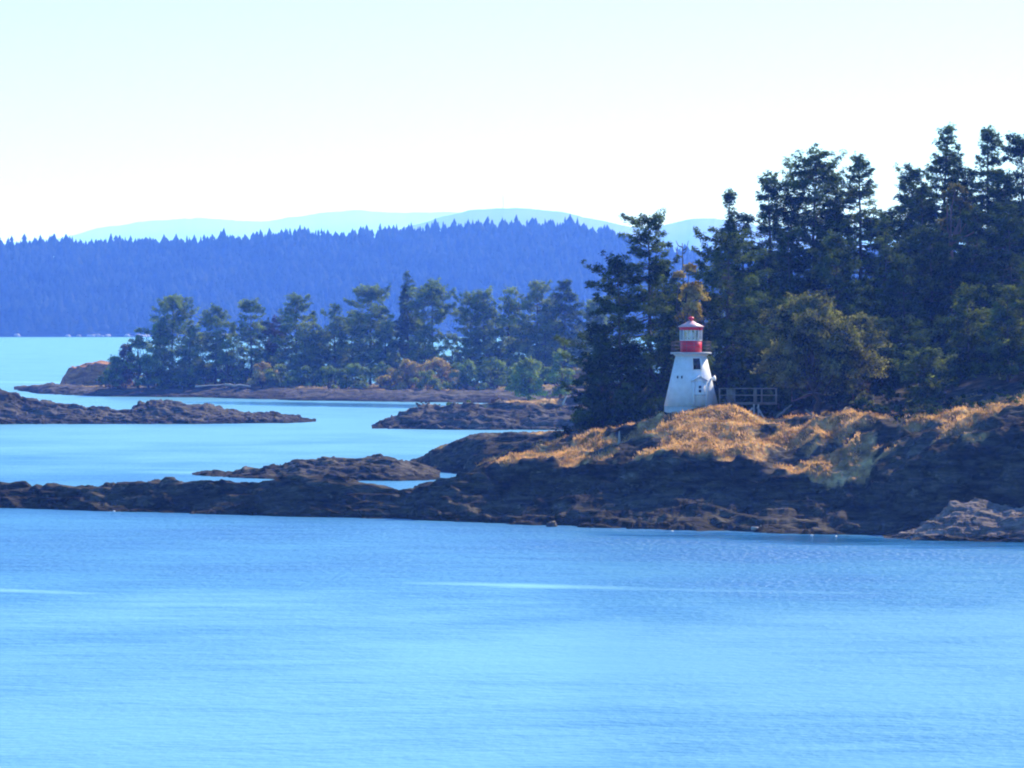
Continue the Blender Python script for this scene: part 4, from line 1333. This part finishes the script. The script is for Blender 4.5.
# gabled doorway standing out from the wall
pw, dz = 1.28, hz_(381.0)
ud = 0.42
mb = MB()
for s in (-1, 1):
    p0 = ud + s * pw / 2
    wbox(mb, p0, 0.05, dz, 0.14, -0.9, 0.32, True)
wbox(mb, ud, 0.05, dz - 0.02, pw - 0.14, -0.9, 0.24, True)
r_f = wall_r(0.05)
apex = hz_(376.5)
for d0, d1 in ((-1.3, 0.36),):
    V = []
    for dd in (d0, d1):
        for uu, zz in ((ud - pw / 2 - 0.16, dz), (ud, apex), (ud + pw / 2 + 0.16, dz), (ud + pw / 2 + 0.16, dz + 0.1), (ud, apex + 0.12), (ud - pw / 2 - 0.16, dz + 0.1)):
            p = nrm * (r_f + dd) + tng * uu
            V.append((p[0], p[1], zz))
    mb.add(V, [(0, 1, 7, 6), (1, 2, 8, 7), (2, 3, 9, 8), (3, 4, 10, 9), (4, 5, 11, 10), (5, 0, 6, 11), (6, 7, 10, 11), (7, 8, 9, 10), (0, 5, 4, 1), (1, 4, 3, 2)])
    V = []
    for dd in (d0 + 0.02, 0.22):
        for uu, zz in ((ud - pw / 2 - 0.05, dz - 0.015), (ud + pw / 2 + 0.05, dz - 0.015), (ud, apex - 0.01)):
            p = nrm * (r_f + dd) + tng * uu
            V.append((p[0], p[1], zz))
    mb.add(V, [(0, 1, 4, 3), (1, 2, 5, 4), (2, 0, 3, 5)], [(3, 4, 5), (0, 2, 1)])
porch = mb.build('doorway', M['white'], lh)
db = MB()
for z0, z1 in ((hz_(388.0), hz_(385.4)), (hz_(392.0), hz_(389.2))):
    wb = [(nrm * (r_f + dd) + tng * uu) for dd in (0.2, 0.262) for uu in (ud - 0.13, ud + 0.13)]
    db.add([(p[0], p[1], zz) for zz in (z0, z1) for p in wb], [(0, 1, 5, 4), (2, 6, 7, 3), (0, 4, 6, 2), (1, 3, 7, 5), (4, 5, 7, 6), (0, 2, 3, 1)])
db.build('door_light', M['dark'], porch)
tb = MB()
wb = [(nrm * (r_f + dd) + tng * uu) for dd in (0.2, 0.36) for uu in (ud - 0.62, ud + 0.62)]
tb.add([(p[0], p[1], zz) for zz in (hz_(394.9), hz_(394.1)) for p in wb], [(0, 1, 5, 4), (2, 6, 7, 3), (0, 4, 6, 2), (1, 3, 7, 5), (4, 5, 7, 6), (0, 2, 3, 1)])
tb.build('door_rail', M['concrete'], porch)
# downpipe on the right edge of the door wall and one foot stay
aR = ROT + math.pi / 8
mb = MB()
mb.tube([((RB + 0.07) * math.cos(aR), (RB + 0.07) * math.sin(aR), -0.6), ((RT + 0.07) * math.cos(aR), (RT + 0.07) * math.sin(aR), z_deck - 0.25)], 0.045, 6)
mb.build('downpipe', M['white_trim'], lh)
# two little dark vents on the left wall
nL = ROT - math.pi / 4
for s in (-0.26, 0.26):
    mb = MB()
    zc = hz_(377)
    r = (RB - (RB - RT) * zc / z_deck) * math.cos(math.pi / 8)
    c = np.array([math.cos(nL), math.sin(nL)]) * (r + 0.0) + np.array([-math.sin(nL), math.cos(nL)]) * s
    mb.box((c[0], c[1], zc), (0.13, 0.13, 0.26), nL)
    mb.build('wall_vent', M['dark'], lh)
# white fog horn on the right wall
nR = ROT + math.pi / 4 + 0.35
zc = hz_(379)
r = (RB - (RB - RT) * zc / z_deck)
dr = np.array([math.cos(nR), math.sin(nR), 0.15])
p0 = np.array([math.cos(nR) * (r - 0.25), math.sin(nR) * (r - 0.25), zc])
mb = MB()
mb.tube([p0, p0 + dr * 0.3, p0 + dr * 0.45, p0 + dr * 0.62], [0.10, 0.12, 0.22, 0.31], 12)
mb.build('fog_horn', M['white_trim'], lh)

# ---------------------------------------------------------------- wooden footbridge
FY = 494.0
zdk = zat(402.5, FY)
bx0, bx1 = (719 - 512) * FY / F, (777 - 512) * FY / F
fb = thing('footbridge', (bx0, FY, zdk), 'weathered wooden footbridge with railings leading right from the lighthouse', 'footbridge')
BL = bx1 - bx0
mb = MB()
for k in range(int(BL / 0.22)):
    mb.box((0.11 + k * 0.22, 0, 0), (0.19, 1.3, 0.06))
for y in (-0.5, 0.5):
    mb.box((BL / 2, y, -0.13), (BL, 0.12, 0.17))
mb.build('deck', M['timber'], fb)
hh = 14.0 / (F / FY)
pxm = F / FY
for p in (719.5, 727.2, 730.2, 734.4, 754.2, 755.8, 761.6, 776):
    mb = MB()
    mb.box(((p - 719) / pxm, -0.6, hh / 2), (0.13, 0.11, hh + 0.1))
    mb.build('post', M['timber'], fb)
    mb = MB()
    mb.box(((p - 719) / pxm, 0.62, hh / 2), (0.10, 0.10, hh + 0.05))
    mb.build('post', M['timber'], fb)
for y in (-0.68, 0.70):
    for zr in (hh * 0.52, hh):
        mb = MB()
        mb.box((BL / 2, y, zr), (BL, 0.05, 0.10))
        mb.build('handrail', M['timber'], fb)
mb = MB()
mb.box((hh * 0.78, -0.585, hh * 0.5), (0.72, 0.03, hh * 0.86))
mb.build('gate_panel', M['timber'], fb)
for (pa, ya, pb, yb, w) in ((752, 408, 734, 426, 0.10), (757, 407, 769, 426, 0.10), (753.5, 404, 753.5, 428, 0.09), (758, 404, 758, 428, 0.09), (744, 423, 751, 427, 0.07)):
    mb = MB()
    a = np.array([(pa - 719) / pxm, -0.72, (402.5 - ya) / pxm])
    b = np.array([(pb - 719) / pxm, -0.72 - (2.2 if abs(pa - pb) > 8 else 0.0), (402.5 - yb) / pxm - 0.3])
    mb.tube([a, b], w, 6)
    mb.build('brace', M['drift'], fb)  # paler wood than the deck timber, to colour the braces as sunlit

# ---------------------------------------------------------------- driftwood, logs, stones
GD = 'driftwood logs'


def log(px0, py0, px1, py1, Y0, Y1, r, label, m='drift', name='driftwood_log'):
    a, b = at(px0, py0, Y0), at(px1, py1, Y1)
    rng_ = np.random.RandomState(int(px0 * 3 + py0))
    pts = np.linspace(a, b, 6) + rng_.normal(0, r * 0.35, (6, 3))
    c = pts.mean(0)
    mb = MB()
    mb.tube(pts - c, np.linspace(r * 1.1, r * 0.65, 6) * rng_.uniform(0.85, 1.1, 6), 7)
    mb.tube(np.array([pts[2] - c, pts[2] - c + (0.1, -0.2, r * 2.6)]), [r * 0.4, r * 0.15], 5)
    o = mb.build(name, M[m])
    o.location = c
    tag(o, label, 'log', GD)


log(815, 419, 806, 410, 491, 493, 0.14, 'leaning pale log left of the round oak trunk', 'timber')
log(838, 421, 846, 407, 491, 493, 0.13, 'steep leaning pale log right of the round oak trunk', 'timber')
log(846, 408, 872, 421, 492, 490, 0.13, 'long dark log sloping down to the right under the low bush', 'dead')
log(775, 418, 792, 405, 492, 494, 0.13, 'pale leaning pole right of the footbridge braces', 'timber')
log(858, 443, 884, 431, 482, 486, 0.22, 'dark fallen log at the right end of the golden grass', 'dead')
log(195, 386, 232, 384.6, 1236, 1240, 0.2, 'pale bleached log on the shore under the left-end trees')
log(225, 385.2, 250, 385.8, 1238, 1238, 0.3, 'short bleached log on the island shore')
log(352, 386.6, 386, 385.4, 1222, 1226, 0.22, 'long bleached log on the ledge under the bare trunks')
log(752, 529.5, 772, 527.5, 457.5, 459, 0.16, 'stranded pale log at the foot of the dark rocks')


def stump(px, py, Y, h, label, lean=0.1, r=0.16, V=HV):
    x = (px - 512) * Y / F
    z0 = ground(x, Y, V)
    mb = MB()
    mb.tube([(0, 0, -0.3), (0.02, 0, h * 0.35), (lean * h * 0.5, 0, h * 0.7), (lean * h, 0, h)], [r * 1.8, r * 1.2, r * 0.8, r * 0.25], 7)
    mb.tube([(0.0, 0, h * 0.1), (r * 3, -0.1, h * 0.28)], [r, r * 0.4], 6)
    o = mb.build('driftwood_stump', M['drift'])
    o.location = (x, Y, z0)
    tag(o, label, 'stump')


stump(619, 426, 488, 1.5, 'pale pointed driftwood stump on the grass left of the lighthouse', 0.02, 0.12)
stump(563, 425, 889, 2.2, 'white leaning snag on the rocks of the brushy islet', 0.35, 0.2, I4V)


def stone(px, py, r, label, m='moss_white'):
    Y = KW / (py - HZ)
    x = (px - 512) * Y / F
    rng_ = np.random.RandomState(int(px))
    mb = MB()
    mb.lathe([(r * 0.8, -0.25), (r, 0.05), (r * 0.8, r * 0.55), (r * 0.3, r * 0.8)], 9, 0.3)
    V = mb.v[0]
    mb.v[0] = V + rng_.normal(0, r * 0.1, V.shape)
    o = mb.build('stone', M[m], smooth=True)
    o.location = (x, Y, 0.0)
    tag(o, label, 'stone')


stone(812, 535.6, 0.14, 'small white stone in the water below the golden tongue of grass')
stone(836, 536.4, 0.10, 'tiny white stone in the water, right of its brighter twin')
stone(672, 531.4, 0.12, 'small white stone at the waterline below the lighthouse')
stone(114, 511.8, 0.15, 'small white stone at the foot of the long front spit')
stone(552, 526.6, 0.6, 'brown boulder at the waterline where the spit meets the point', 'bark')

# radio mast on the far mountain
c = at(503, 208.5, 20000)
rm = MB()
for a in range(3):
    x, y = 0.9 * math.cos(a * 2.09), 0.9 * math.sin(a * 2.09)
    rm.tube([(x * 1.6, y * 1.6, -12), (x * 0.8, y * 0.8, 56)], 0.55, 4)
for k in range(15):
    z = -10 + k * 4
    rm.tube([(0.8, 0, z), (-0.4, 0.7, z + 2), (-0.4, -0.7, z + 4)], 0.15, 4)
o = rm.build('radio_mast', M['iron'])
o.location = tuple(c)
tag(o, 'thin radio mast on the summit of the pale blue mountain', 'mast')
